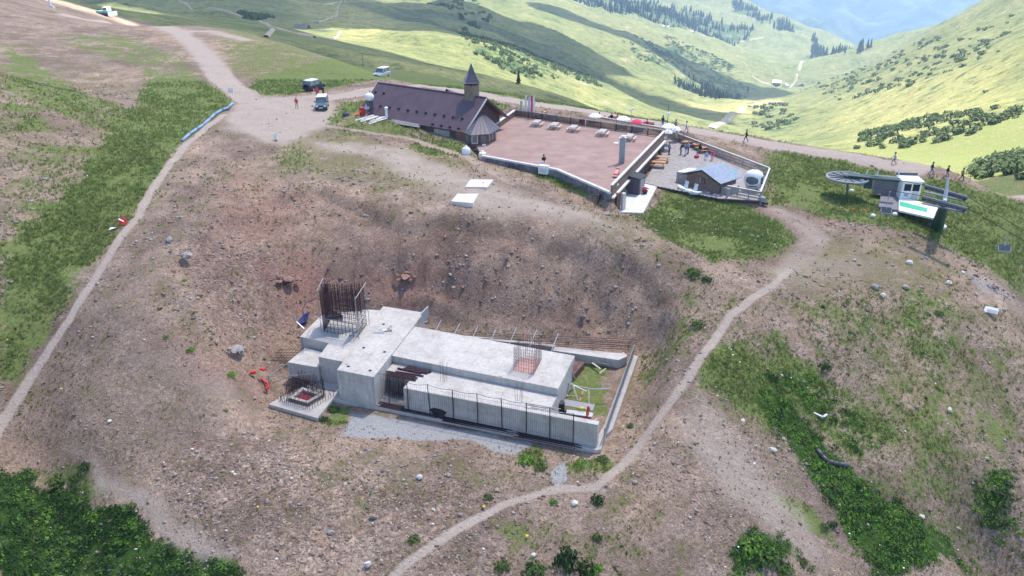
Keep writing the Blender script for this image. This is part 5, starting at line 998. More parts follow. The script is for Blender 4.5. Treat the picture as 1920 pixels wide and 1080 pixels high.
# ---------------------------------------------------------------- people
SK = {'skin': (.45, .28, .2), 'hair': (.05, .03, .02)}
for k, v in (('skin', (.45, .28, .21)), ('hair', (.045, .03, .022)), ('hair_fair', (.35, .24, .12)), ('c_black', (.015, .015, .018)), ('c_red', (.6, .06, .07)), ('c_white', (.7, .7, .68)), ('c_blue', (.06, .13, .38)), ('c_navy', (.02, .03, .07)), ('c_grey', (.22, .22, .24)), ('c_pink', (.65, .05, .30)), ('c_khaki', (.30, .25, .17)), ('c_jeans', (.09, .13, .22)), ('c_sky', (.35, .48, .62)), ('shoe', (.03, .028, .026))): simple(k, v, .8, .1, 6)
def body_mesh(name, J, arms, legs, sit=False):
    """capsules -> one remeshed surface; returns mesh with zone slots skin,hair,top,bottom,shoe"""
    caps = []
    def c(a, b_, ra, rb, z): caps.append((np.array(a, float), np.array(b_, float), ra, rb, z))
    hip, chest, neck, head = [np.array(J[k], float) for k in ('hip', 'chest', 'neck', 'head')]
    for s in (-1, 1):
        c(hip + [0, s * .07, 0], chest + [0, s * .10, 0], .115, .125, 2); c(hip + [0, s * .075, -.02], hip + [0, s * .075, .06], .125, .12, 3); c(chest + [0, s * .06, .02], chest + [0, s * .165, .045], .10, .075, 2)
    c(chest, hip, .14, .13, 2); c(chest + [0, 0, .05], neck, .075, .058, 0); c(neck, head, .055, .07, 0)
    c(head + [.0, 0, .03], head + [.01, 0, .06], .098, .10, 0); c(head + [.03, 0, -.06], head + [.04, 0, -.03], .06, .075, 0); c(head + [-.03, 0, .06], head + [-.012, 0, .085], .105, .107, 1); c(head + [-.06, 0, -.03], head + [-.05, 0, .05], .075, .09, 1)
    c(head + [.095, 0, .03], head + [.122, 0, -.005], .014, .018, 0); c(head + [.09, -.028, -.045], head + [.09, .028, -.045], .013, .013, 0)
    for s in (-1, 1): c(head + [-.005, s * .1, .0], head + [-.005, s * .104, .035], .018, .02, 0); c(head + [.092, s * .035, .042], head + [.096, s * .035, .042], .013, .013, 1)
    for s, (el, wr) in zip((-1, 1), arms):
        sh = chest + [0, s * .185, .05]; el = np.array(el, float); wr = np.array(wr, float); c(sh, el, .062, .048, 2); c(el, el + (wr - el) * .55, .046, .04, 2); c(el + (wr - el) * .5, wr, .04, .03, 0)
        d = wr - el; d /= np.linalg.norm(d); sd = np.cross(d, [1, 0, 0]); sd /= np.linalg.norm(sd) + 1e-6; fo = np.cross(sd, d)
        c(wr, wr + d * .075, .033, .036, 0)
        for i, ln in enumerate((.075, .085, .08, .06)): o = wr + d * .085 + fo * (.027 - .018 * i); k1 = o + d * ln * .55; c(o, k1, .011, .010, 0); c(k1, k1 + d * ln * .4 - sd * s * .012, .010, .009, 0)
        o = wr + d * .03 + fo * .03; c(o, o + d * .035 + fo * .03, .013, .012, 0); c(o + d * .035 + fo * .03, o + d * .065 + fo * .035, .012, .010, 0)
    for s, (kn, an, toe) in zip((-1, 1), legs):
        h = hip + [0, s * .09, -.03]; kn = np.array(kn, float); an = np.array(an, float); toe = np.array(toe, float); c(h, kn, .092, .062, 3); c(kn, kn + (an - kn) * .4, .062, .06, 3); c(kn + (an - kn) * .35, an, .058, .042, 3); c(an - [.03, 0, .03], toe, .048, .04, 4)
    m = MB()
    for a, b_, ra, rb, z in caps:
        m.tube(a, b_, ra, 10, rb)
        for p, r_ in ((a, ra), (b_, rb)): m.ball(p, r_, r_, r_, 10, 7)
    tmp = m.build(name, 'skin'); md = tmp.modifiers.new('r', 'REMESH'); md.mode = 'VOXEL'; md.voxel_size = .0165; md.use_smooth_shade = True
    me = bpy.data.meshes.new_from_object(tmp.evaluated_get(bpy.context.evaluated_depsgraph_get())); old = tmp.data; bpy.data.objects.remove(tmp); bpy.data.meshes.remove(old); me.name = name
    nv = len(me.vertices); co = np.empty(nv * 3); me.vertices.foreach_get('co', co); co = co.reshape(-1, 3); best = np.full(nv, 9.); zn = np.zeros(nv, int)
    for a, b_, ra, rb, z in caps:
        d = b_ - a; t_ = np.clip(((co - a) @ d) / (d @ d + 1e-9), 0, 1); e = np.linalg.norm(co - a - t_[:, None] * d, axis=1) - (ra + (rb - ra) * t_) - (.004 if z in (1, 4) else 0); u = e < best; best[u] = e[u]; zn[u] = z
    me.materials.clear()
    for k in ('skin', 'hair', 'c_blue', 'c_jeans', 'shoe'): me.materials.append(MATS[k])
    fi = np.array([zn[p.vertices[0]] for p in me.polygons], np.int32); me.polygons.foreach_set('material_index', fi); me.polygons.foreach_set('use_smooth', np.ones(len(fi), bool)); me.update(); return me
ST = dict(hip=(0, 0, .93), chest=(.0, 0, 1.33), neck=(.01, 0, 1.50), head=(.03, 0, 1.61))
POSE = {
 'stand': body_mesh('body_stand', ST, (((-.03, -.27, 1.12), (.06, -.29, .88)), ((-.02, .27, 1.12), (.08, .28, .89))), (((.02, -.1, .5), (0, -.11, .08), (.16, -.13, .04)), ((.03, .1, .5), (0, .11, .08), (.16, .13, .04)))),
 'walk': body_mesh('body_walk', ST, (((.13, -.25, 1.12), (.32, -.22, .98)), ((-.16, .25, 1.12), (-.12, .27, .88))), (((-.08, -.09, .5), (-.34, -.09, .17), (-.2, -.1, .05)), ((.22, .09, .53), (.26, .09, .09), (.42, .1, .06)))),
 'bent': body_mesh('body_bent', dict(hip=(-.06, 0, .92), chest=(.16, 0, 1.26), neck=(.27, 0, 1.40), head=(.34, 0, 1.49)), (((.3, -.24, 1.08), (.5, -.14, 1.05)), ((.3, .24, 1.08), (.5, .14, 1.05))), (((.03, -.1, .5), (-.02, -.11, .08), (.14, -.13, .04)), ((.05, .1, .5), (0, .12, .08), (.16, .14, .04)))),
 'sit': body_mesh('body_sit', dict(hip=(0, 0, .12), chest=(.05, 0, .52), neck=(.08, 0, .69), head=(.11, 0, .80)), (((.1, -.26, .32), (.3, -.18, .2)), ((.1, .26, .32), (.3, .18, .2))), (((.44, -.12, .1), (.46, -.12, -.32), (.62, -.13, -.36)), ((.44, .12, .1), (.46, .12, -.32), (.62, .13, -.36)))),
}
def person(label, loc, yaw, pose, top, bottom, hair='hair', group=None, sc_=1.03):
    o = bpy.data.objects.new('person', POSE[pose]); COL.objects.link(o); o.location = tuple(map(float, loc)); o.rotation_euler = (0, 0, yaw); o.scale = (sc_,) * 3
    for i, k in ((1, hair), (2, top), (3, bottom)): o.material_slots[i].link = 'OBJECT'; o.material_slots[i].material = MATS[k]
    return tag(o, label, 'person', group)
def gp_(px, py, z=None): return tuple(G(px, py)) if z is None else tuple(P(px, py, z))
R_ = 'walkers on the gravel road'; T_ = 'visitors on the plank terrace'
person('person in red top and pale trousers walking on the dirt square', gp_(557, 204), R(-60), 'walk', 'c_red', 'c_khaki', 'hair_fair')
person('person in dark red standing behind the teal car, left one', gp_(596, 184), R(-90), 'stand', 'c_red', 'c_jeans')
person('person in black standing behind the teal car, right one', gp_(607, 182), R(170), 'stand', 'c_black', 'c_black')
person('person in black leaning at the back of the silver car', gp_(709, 137), R(40), 'bent', 'c_black', 'c_black')
person('person in pale clothes at the tail of the silver car', gp_(718, 133), R(200), 'stand', 'c_khaki', 'c_grey')
person('person in black walking alone on the gravel road', gp_(1398, 266, -1.2), R(165), 'walk', 'c_black', 'c_black', group=R_)
person('walker in light top on the road right of the parasols', gp_(1286, 249), R(-15), 'walk', 'c_white', 'c_grey', group=R_)
person('walker in sky blue top on the road behind the booth', gp_(1675, 309, -2.35), R(160), 'walk', 'c_sky', 'c_grey', group=R_)
person('walker in dark clothes on the road right of the booth', gp_(1745, 328, -2.7), R(-20), 'walk', 'c_navy', 'c_jeans', group=R_)
person('walker in black shirt and shorts behind the lift mast', gp_(1774, 335, -2.8), R(-20), 'walk', 'c_black', 'c_khaki', group=R_)
person('walker in brown top farthest right on the road', gp_(1802, 339, -2.95), R(-20), 'walk', 'c_khaki', 'c_black', group=R_)
person('person in white top and trousers by the small parasols', gp_(1269, 264, -2.2), R(-100), 'walk', 'c_white', 'c_white', group=T_)
person('person in grey standing alone on the plank terrace', gp_(1254, 290, -2.2), R(-40), 'stand', 'c_grey', 'c_navy', group=T_)
person('person in black jacket left in the group on the terrace', gp_(1276, 290, -2.2), R(20), 'bent', 'c_black', 'c_grey', group=T_)
person('person in blue top in the middle of the terrace group', gp_(1285, 292, -2.2), R(200), 'stand', 'c_blue', 'c_white', group=T_)
person('person in light blue right in the terrace group', gp_(1290, 288, -2.2), R(190), 'stand', 'c_sky', 'c_navy', 'hair_fair', group=T_)
p = P(1312, 288, -2.2); person('person in black sitting at the orange tables', (p[0], p[1], -1.75), R(100), 'sit', 'c_black', 'c_grey', group=T_)
p = P(1324, 299, -2.2); person('person in pale blue sitting on the deck behind the hut', (p[0], p[1], -1.9), R(-120), 'sit', 'c_sky', 'c_white', group=T_)
person('child in bright pink standing behind the hut', gp_(1335, 300, -2.2), R(-100), 'bent', 'c_pink', 'c_pink', group=T_, sc_=.9)
p = P(1020, 304, .55); person('person in black sitting on the low terrace wall', (p[0], p[1], .55), R(110), 'sit', 'c_black', 'c_white')
for px, py, top_, lb in ((1122, 228, 'c_white', 'visitor in white sitting under the leftmost parasol'), (1146, 229, 'c_black', 'visitor in black sitting between the white parasols'), (1156, 231, 'c_red', 'visitor in red sitting between the white parasols'), (1213, 241, 'c_red', 'visitor in red sitting right of the red parasol')):
    p = P(px, py, UPZ); person(lb, (p[0], p[1], UPZ + .5), R(random.uniform(0, 360)), 'sit', top_, 'c_jeans', group='visitors behind the railing')
for px, py, top_, lb in ((1242, 238, 'c_navy', 'visitor in dark clothes standing beside the antenna mast'), (1266, 246, 'c_grey', 'visitor in grey near the rail fence corner')):
    p = P(px, py, UPZ); person(lb, (p[0], p[1], UPZ), R(40), 'stand', top_, 'c_jeans', group='visitors behind the railing')
p = P(1306, 296, -2.2); t = thing('red_bag', 'bright red bag lying on the plank terrace', 'bag', (p[0], p[1], -2.2), .4); MB().ball((0, 0, .2), .45, .28, .22, 9, 6).build('bag', 'red', t, True); MB().pipe([(-.2, 0, .38), (0, 0, .55), (.2, 0, .38)], .025).build('handle', 'black', t)

# ---------------------------------------------------------------- small things on the plateau
def slab(label, pts, mat, name='concrete_plate', cat='plate'):
    w = [G(*q) for q in pts]; c = np.mean(w, 0); t = thing(name, label, cat, tuple(c), 0); z1 = float(max(q[2] for q in w) - c[2]) + .12
    MB().prism([(q[0] - c[0], q[1] - c[1]) for q in w], -.5, z1, .03).build('slab', mat, t); return t
simple('pale_slab', (.66, .58, .55), .85, .08, 1.5, dirt=(.5, .44, .4))
t = slab('pale square slab on the plateau, the one nearer the terrace', ((872, 352), (882, 339), (925, 341), (914, 355)), 'pale_slab'); MB().lathe([(.12, 0), (.12, .05), (.03, .06)], 8, (.5, .1, .25)).build('lifting_ring', 'grey', t)
t = slab('pale square slab at the rim of the pit, the lower one', ((846, 383), (857, 365), (897, 367), (887, 388)), 'pale_slab'); MB().lathe([(.12, 0), (.12, .05), (.03, .06)], 8, (-.4, .1, .25)).build('lifting_ring', 'grey', t)
for px, py, lb in ((874, 290, 'round white plastic tank left of the porch foot'), (905, 299, 'round white plastic tank at the end of the terrace wall')):
    w = G(px, py); t = thing('white_tank', lb, 'tank', tuple(w), 0, 'white tanks by the porch'); MB().lathe([(.5, 0), (.56, .15), (.56, .75), (.4, 1.0), (.16, 1.08)], 16).build('body', 'white', t, True); MB().lathe([(.18, 1.06), (.18, 1.2), (.03, 1.22)], 12).build('lid', 'white', t)
w = G(893, 284); t = thing('timber_beam', 'bright squared beam lying between the two white tanks', 'beam', tuple(w), R(-32)); MB().box((0, 0, .35), (3.2, .4, .3)).build('beam', 'whitewood', t); MB().box((1.4, -.1, .8), (.5, .12, .9), .3).build('upright', 'whitewood', t)
w = G(872, 262); t = thing('plank_fence', 'short weathered plank fence at the eave corner of the restaurant', 'fence', tuple(w), R(-30))
for k in range(20): MB().box((-5.2 + k * .28, 0, .3 + random.uniform(-.05, .08)), (.24, .06, 1.3)).build('plank', 'wood_grey', t)
w = G(696, 226); t = thing('board_pile', 'fanned pile of pale boards lying on the grass under the roof end', 'boards', tuple(w), R(48))
for k in range(7): MB().box((random.uniform(-.3, .3), -1.7 + k * .58, .2 + .06 * (k % 2)), (3.4, .4, .09), random.uniform(-.12, .12), 0, -.08).build('board', 'whitewood', t)
w = G(762, 236); t = thing('board_pile', 'long grey boards stacked along the eave beside the flue pipe', 'boards', tuple(w), R(-33))
for k in range(5): MB().box((random.uniform(-.3, .3), -.6 + k * .26, .3 + .07 * k), (5.4, .24, .08), random.uniform(-.02, .02)).build('board', 'wood_grey', t)
w = G(680, 216); t = thing('red_slide', 'red and orange plastic toy slide at the roof end', 'slide', tuple(w), .5); MB().box((0, 0, .6), (.7, .6, 1.2), .2).build('tower', 'red', t); MB().box((-.8, -.2, .45), (1.4, .5, .1), .1, 0, -.5).build('chute', 'orange', t)
w = G(649, 219); t = thing('grey_barrel', 'dark grey barrel on the grass left of the board pile', 'barrel', tuple(w), 0); MB().lathe([(.45, 0), (.52, .3), (.5, .6), (.3, .8)], 14).build('body', 'slate', t); MB().lathe([(.3, .8), (.28, .84), (.04, .85)], 14).build('lid', 'charcoal', t)
def trk(px, py): return np.array(G(px, py))
pts = [trk(x, y) + [0, 0, .18] for x, y in ((436, 196), (428, 204), (415, 209), (402, 217), (393, 226), (380, 237), (368, 245), (355, 254), (342, 266))]
simple('bluepipe', (.22, .32, .48), .5, .12, 2); t = thing('drain_pipe', 'long pale blue plastic pipe lying along the footpath', 'pipe', tuple(pts[0]), 0); MB().pipe([p - pts[0] for p in pts], .2, 8).build('tube', 'bluepipe', t, True)
for px, py, lb, h in ((518, 262, 'short white marker post on the dirt square', .8), (433, 172, 'low white marker board at the track junction', .5)):
    w = G(px, py); t = thing('marker_post', lb, 'post', tuple(w), 0); MB().box((0, 0, h / 2), (.4 if h > .6 else .9, .18, h)).build('post', 'white', t); MB().box((0, 0, h + .03), (.44 if h > .6 else .95, .22, .06)).build('cap', 'galv', t)
w = G(231, 420); t = thing('hazard_panel', 'red and white hazard panel lying in the grass by the footpath', 'panel', tuple(w), .4)
MB().box((0, 0, .3), (.75, .08, .75), 0, -.6).build('panel', 'red', t); MB().box((0, -.04, .36), (.85, .05, .14), 0, -.6, .7).build('white_stripe', 'white', t)
w = G(212, 432); t = thing('litter', 'crumpled white sheet in the grass below the hazard panel', 'sheet', tuple(w), .4); MB().plate([(-.4, 0, .1), (.3, -.1, .3), (.4, .3, .15), (-.2, .4, .25)], .03).build('sheet', 'white', t)
def pole(label, px, py, h, name='lamp_pole', mat='darkmetal', head=True):
    w = G(px, py); t = thing(name, label, 'pole', tuple(w), 0); MB().tube((0, 0, -.3), (0, 0, h), .09, 6, .06).build('shaft', mat, t)
    if head: MB().box((0, -.2, h), (.3, .7, .12)).build('lamp_head', 'galv', t)
    return t
pole('tall thin lamp pole on the knoll behind the parked cars', 681, 124, 5.2)
w = G(1857, 588); t = thing('info_board', 'white board lying tilted on the right hand slope', 'board', tuple(w), R(-35)); MB().box((0, 0, .35), (1.2, .7, .06), 0, .7).build('panel', 'white', t); MB().box((.1, -.2, .33), (.9, .4, .07), 0, .7).build('print', 'galv', t)
for s in (-1, 1): MB().box((s * .6, .2, .2), (.07, .07, .8)).build('stake', 'wood_grey', t)
w = G(1527, 778); t = thing('steel_channel', 'bent pale grey steel channel lying in the green gully', 'channel', tuple(w), R(-50)); MB().box((0, 0, .15), (1.6, .2, .14)).build('web', 'galv', t)
for s in (-1, 1): MB().box((s * .78, .3, .18), (.2, .6, .14)).build('arm', 'galv', t)
pts = [trk(x, y) + [0, 0, .15] for x, y in ((1532, 846), (1541, 857), (1552, 868), (1570, 872), (1590, 875))]; t = thing('culvert_pipe', 'dark corrugated drain pipe half buried in the gully', 'pipe', tuple(pts[0]), 0); MB().pipe([p - pts[0] for p in pts], .17, 8).build('tube', 'slate', t, True)
w = G(1428, 383); t = thing('fuel_drum', 'grey drum and black wheel at the end of the plank terrace', 'drum', tuple(w), 0); MB().lathe([(.35, 0), (.38, .4), (.36, .9), (.2, 1.0)], 12).build('body', 'grey', t); MB().lathe([(.15, -.1), (.4, -.1), (.4, .1), (.15, .1)], 14, (.25, -.4, .3)).build('tyre', 'black', t)
w = G(1345, 371); t = thing('log_pile', 'stack of pale firewood logs at the foot of the hut', 'firewood', tuple(w), HA)
for k in range(14): MB().tube((-1.6 + .24 * k, -.3, .12 + .2 * (k % 2)), (-1.55 + .24 * k, .15, .14 + .2 * (k % 2)), .11, 7).build('log', 'whitewood' if k % 3 else 'wood_brown', t)
w = G(1362, 376); t = thing('totem_post', 'pale carved stump leaning at the hut corner', 'post', tuple(w), 0); MB().tube((0, 0, -.1), (.1, 0, 1.3), .2, 8, .15).build('trunk', 'wood_grey', t); MB().ball((.1, 0, 1.35), .22, .22, .25, 8, 6).build('head', 'wood_grey', t)

# ---------------------------------------------------------------- stones and plants
def scatter_mesh(name, tv, tf, pos, rot, scl, mat, tilt=None, kind='stuff', smooth=False):
    """many copies of a small template joined into one object"""
    tv = np.asarray(tv, float); nv = len(tv); n = len(pos); tf = np.asarray(tf); k = tf.shape[1]
    c, s_ = np.cos(rot), np.sin(rot); S = scl if scl.ndim == 2 else np.repeat(scl[:, None], 3, 1)
    V = tv[None] * S[:, None, :]; X = V[..., 0] * c[:, None] - V[..., 1] * s_[:, None]; Y = V[..., 0] * s_[:, None] + V[..., 1] * c[:, None]
    V = np.stack([X, Y, V[..., 2]], -1) + pos[:, None, :]; V = V.reshape(-1, 3)
    Fc = (tf[None] + (np.arange(n) * nv)[:, None, None]).reshape(-1, k)
    me = bpy.data.meshes.new(name); me.vertices.add(len(V)); me.vertices.foreach_set('co', V.ravel()); me.loops.add(Fc.size); me.loops.foreach_set('vertex_index', Fc.ravel().astype(np.int32)); me.polygons.add(len(Fc)); me.polygons.foreach_set('loop_start', np.arange(len(Fc), dtype=np.int32) * k)
    if smooth: me.polygons.foreach_set('use_smooth', np.ones(len(Fc), bool))
    me.update(calc_edges=True); me.materials.append(MATS[mat]); o = bpy.data.objects.new(name, me); COL.objects.link(o)
    if kind: o['kind'] = kind
    return o
def ico():
    t = (1 + 5 ** .5) / 2; v = np.array([(-1, t, 0), (1, t, 0), (-1, -t, 0), (1, -t, 0), (0, -1, t), (0, 1, t), (0, -1, -t), (0, 1, -t), (t, 0, -1), (t, 0, 1), (-t, 0, -1), (-t, 0, 1)]) / 1.9
    f = np.array([(0, 11, 5), (0, 5, 1), (0, 1, 7), (0, 7, 10), (0, 10, 11), (1, 5, 9), (5, 11, 4), (11, 10, 2), (10, 7, 6), (7, 1, 8), (3, 9, 4), (3, 4, 2), (3, 2, 6), (3, 6, 8), (3, 8, 9), (4, 9, 5), (2, 4, 11), (6, 2, 10), (8, 6, 7), (9, 8, 1)]); return v, f
def rock_t(seed):
    r_ = np.random.default_rng(seed); v, f = ico(); v = v * (1 + r_.uniform(-.3, .25, (12, 1))) * np.array([1, .75, .55]); return v, f
simple('rock_pink', (.33, .26, .235), .95, .3, 3); simple('rock_grey', (.32, .295, .28), .95, .3, 3); simple('rock_dark', (.17, .13, .125), .95, .3, 3); simple('rock_pale', (.58, .54, .49), .9, .12, 3); simple('rock_red', (.27, .155, .125), .95, .3, 2)
NRW, NRH = NR[1] - NR[0], NR[3] - NR[2]
def sample(n, seed):
    r_ = np.random.default_rng(seed); az = r_.uniform(-.8, .8, n); rr = r_.uniform(22, 150, n); x = rr * np.sin(az); y = rr * np.cos(az); ok = (x > NR[0] + 1) & (x < NR[1] - 1) & (y < NR[3] - 1) & (y > NR[2] + 1); return x[ok], y[ok], rr[ok], r_
pitp = [uv2w(-28, -3), uv2w(.6, -.4), uv2w(.6, 16), uv2w(-24, 13.2), uv2w(-29, 10)]
roofp = [(BX + ca * a - sa * b_, BY + sa * a + ca * b_) for a, b_ in ((4, -6.2), (4, 6), (-21, 6), (-21, -5.3))]
def free(x, y):
    ok = polydist(x, y, pitp) < 0
    for pl in (D2, W2, roofp, cp, [tuple(q[:2]) for q in ut]): ok &= polydist(x, y, pl) < -.1
    return ok
def place(n, seed, prob, maxr=160):
    x, y, rr, r_ = sample(n, seed); m = masks(x, y); p = prob(m, x, y, rr); ok = (r_.random(len(x)) < p) & (rr < maxr); x, y, rr = x[ok], y[ok], rr[ok]; f = free(x, y); x, y, rr = x[f], y[f], rr[f]
    return x, y, H(x, y), rr, r_
# stones
def stone_p(m, x, y, rr):
    cl = sst(-.1, .5, fbm(x, y, 5, 3, 140)); bare = (1 - np.clip(m['g'] * 1.2, 0, 1)) * (1 - .92 * np.clip(m['p'] * 1.2, 0, 1)); sl = sst(0, 3, polydist(x, y, SLOPE))
    return np.clip((.10 + .5 * cl + .9 * m['k'] + .25 * sl) * bare * np.clip(60 / rr, .25, 1.2) ** 1.3 * np.where(m['v'] > .75, .1, 1), 0, 1)
for k, (mt, n, smin) in enumerate((('rock_pink', 150000, .035), ('rock_grey', 50000, .035), ('rock_dark', 60000, .04), ('rock_pale', 4000, .05), ('rock_red', 40000, .04))):
    x, y, z, rr, r_ = place(n, 300 + k, stone_p)
    sz = smin * (1 + r_.pareto(2.4, len(x)) * .9); sz = np.minimum(sz, .18) * np.clip(rr / 50, .9, 1.7); tv, tf = rock_t(k)
    S = np.stack([sz * r_.uniform(.8, 1.4, len(x)), sz * r_.uniform(.7, 1.2, len(x)), sz * r_.uniform(.7, 1.2, len(x))], 1)
    scatter_mesh('rubble', tv, tf, np.stack([x, y, z + S[:, 2] * .12], 1), r_.random(len(x)) * 6.3, S, mt)['label'] = 'loose stones strewn over the bare ground'
# distinct boulders
def boulder(label, px, py, s, mat, flat_=.6, seed=0, name='boulder', grp=None):
    w = G(px, py); r_ = np.random.default_rng(1000 + seed); v, f = ico(); v = v / np.linalg.norm(v, axis=1)[:, None]; vs_ = [tuple(q) for q in v]; fs = []
    cache = {}
    def mid(a, b_):
        k = (min(a, b_), max(a, b_))
        if k not in cache: q = (np.array(vs_[a]) + vs_[b_]); q /= np.linalg.norm(q); vs_.append(tuple(q)); cache[k] = len(vs_) - 1
        return cache[k]
    for a, b_, c in f.tolist(): i, j, l = mid(a, b_), mid(b_, c), mid(c, a); fs += [(a, i, l), (i, b_, j), (l, j, c), (i, j, l)]
    q = np.array(vs_); q = q * (1 + r_.uniform(-.2, .14, (len(q), 1))) * np.array([1, r_.uniform(.6, .9), flat_]) * s * .72
    o = mesh_obj(name, q, fs, mat); o.location = (w[0], w[1], w[2] + s * flat_ * .35); o.rotation_euler = (0, 0, r_.random() * 6); return tag(o, label, 'rock', grp)
for i, (px, py, s, mt, lb) in enumerate(((1092, 597, .48, 'rock_dark', 'dark boulder resting on the slope behind the right rebar cage'), (1448, 845, .5, 'rock_pale', 'big white rock at the edge of the green gully'), (1392, 790, .36, 'rock_pale', 'angular white rock on the bare slope above the gully'), (1345, 744, .2, 'rock_pale', 'small white stone beside the right hand footpath'), (1705, 494, .6, 'rock_pale', 'flat pale rock on the dry lawn right of the wide path'), (1640, 540, .6, 'rock_grey', 'grey boulder heading the stone cluster on the right'), (1655, 556, .45, 'rock_pale', 'pale boulder in the middle of the stone cluster'), (1697, 540, .55, 'rock_grey', 'separate grey boulder right of the stone cluster'), (1778, 532, .55, 'rock_pale', 'white rock on the crest of the right slope'), (787, 896, .36, 'rock_pale', 'larger white rock on the rubble below the works'), (841, 892, .34, 'rock_pink', 'squarish pinkish rock beside the white rock below the works'), (931, 920, .32, 'rock_pink', 'rounded pinkish rock above the lower footpath'), (862, 967, .3, 'rock_pink', 'pointed rock touching the lower footpath'), (1077, 945, .42, 'rock_pale', 'pale rock beside the bush below the footpath'), (436, 886, .22, 'rock_pale', 'bright white stone on the rubble at lower left'), (1000, 1043, .32, 'rock_pale', 'white stone among weeds at the bottom edge'), (1190, 905, .3, 'rock_pink', 'stone in the bend of the footpath'), (350, 482, .8, 'rock_grey', 'flat grey rock slab on the slope right of the footpath'), (318, 452, .6, 'rock_grey', 'bluish grey rock near the footpath fork'), (700, 970, .4, 'rock_pink', 'block of rubble left of the lower footpath'), (620, 1000, .4, 'rock_grey', 'grey block in the rubble at the bottom'), (690, 1060, .4, 'rock_pale', 'pale block in the rubble near the bottom edge'), (850, 540, .35, 'rock_pink', 'stone sticking out of the gullied slope'), (950, 486, .45, 'rock_dark', 'dark stone below the rim of the gullied slope'), (1780, 770, .4, 'rock_pale', 'pale rock among weeds on the far right slope'), (1728, 970, .35, 'rock_pale', 'white rock among weeds at lower right'), (1465, 205 + 500, .3, 'rock_pale', 'pale rock in the weeds left of the gully'))): boulder(lb, px, py, s, mt, .6 if i % 3 else .75, i)
for i, (px, py, s, lb) in enumerate(((540, 525, 1.2, 'reddish broken rock outcrop left of the tall rebar cage'), (760, 520, 1.1, 'reddish rock outcrop on the slope right of the tall cage'), (445, 655, .9, 'low grey rock outcrop on the slope left of the works'))):
    o = boulder(lb, px, py, s, 'rock_red' if i < 2 else 'rock_grey', .28, 50 + i, 'rock_outcrop')
    for j in range(5): a = 1.3 * j + i; k = boulder(None, px + math.cos(a) * s * 16, py + math.sin(a) * s * 7, s * random.uniform(.3, .5), 'rock_red' if i < 2 else 'rock_grey', .4, 70 + i * 6 + j, 'block'); k.location = k.location - o.location; k.location.rotate(Matrix.Rotation(-o.rotation_euler[2], 3, 'Z')); k.rotation_euler[2] -= o.rotation_euler[2]; k.parent = o; del k['category']

# ---- plants
def leaf_mat(name, col, tr=.25, var=.35, sc_=1.2):
    m = new_mat(name); b = NB(m); n1 = b.noise(sc_, 4, .7); n2 = b.noise(sc_ * 9, 3, .7)
    c = b.ramp(n1, [(.3, tuple(q * (1 - var) for q in col)), (.7, tuple(q * (1 + var) for q in col))]); c = b.mix(.7, c, b.ramp(n2, [(.3, (.6,) * 3), (.7, (1.3,) * 3)]), 'MULTIPLY'); b.out(c, .7, .15)
    t_ = b.n('ShaderNodeBsdfTranslucent'); b.l(c, t_.inputs[0]); mx = b.n('ShaderNodeMixShader'); mx.inputs[0].default_value = tr; b.l(b.b.outputs[0], mx.inputs[1]); b.l(t_.outputs[0], mx.inputs[2]); b.l(mx.outputs[0], b.o.inputs[0])
leaf_mat('grass_fresh', (.215, .275, .085), .45); leaf_mat('grass_olive', (.22, .215, .075), .35); leaf_mat('grass_dry', (.36, .30, .15), .35); leaf_mat('leaf_dark', (.032, .075, .018), .3); leaf_mat('leaf_mid', (.085, .15, .038), .35); leaf_mat('leaf_bright', (.15, .29, .045), .35); leaf_mat('flower_white', (.72, .74, .66), .1, .08); leaf_mat('flower_yellow', (.6, .48, .03), .1, .1)
def tuft(seed, n=6, lean=.6):
    r_ = np.random.default_rng(seed); v = []; f = []
    for k in range(n):
        a = r_.random() * 6.3; d = np.array([math.cos(a), math.sin(a)]); q = np.array([-d[1], d[0]]); o = r_.normal(0, .22, 2); w = r_.uniform(.06, .12); h = r_.uniform(.6, 1.1); l = r_.uniform(.15, lean)
        b0, b1, tp = o + q * w, o - q * w, o + d * l; v += [(*b0, -.05), (*b1, -.05), (*tp, h)]; f.append((3 * k, 3 * k + 1, 3 * k + 2))
    return np.array(v), np.array(f)
def gp1(m, x, y, rr): return np.clip(m['g'] - .22, 0, 1) ** 1.2 * 1.15 * sst(-.55, .15, fbm(x, y, 3.2, 3, 150)) * np.clip(58 / rr, .25, 1.1) * (1 - np.clip(m['p'] * 1.4, 0, 1)) * (1 - .8 * m['l'])
def gp2(m, x, y, rr): return (np.clip(m['g'], 0, .8) * .45 + np.clip(m['d'], 0, .7) * .16) * sst(-.2, .35, fbm(x, y, 4.5, 3, 160)) * np.clip(58 / rr, .2, 1.1) * (1 - np.clip(m['p'] * 1.4, 0, 1)) * (1 - .7 * m['l']) * (1 - .75 * sst(0, 3, polydist(x, y, SLOPE)))
def gp3(m, x, y, rr): return m['d'] * .22 * sst(-.1, .4, fbm(x, y, 5, 3, 170)) * np.clip(58 / rr, .2, 1.1) * (1 - np.clip(m['p'] * 1.4, 0, 1))
for i, (mt, n, pf, h0, h1) in enumerate((('grass_fresh', 620000, gp1, .10, .24), ('grass_olive', 420000, gp2, .10, .25), ('grass_dry', 260000, gp3, .10, .24), ('leaf_mid', 160000, gp1, .10, .24))):
    x, y, z, rr, r_ = place(n, 500 + i, pf); tv, tf = tuft(i, 5); h = r_.uniform(h0, h1, len(x)) * np.clip(rr / 50, .9, 1.7); S = np.stack([h * 1.25, h * 1.25, h], 1)
    scatter_mesh('grass', tv, tf, np.stack([x, y, z], 1), r_.random(len(x)) * 6.3, S, mt)['label'] = 'low grass and weeds growing on the slope'
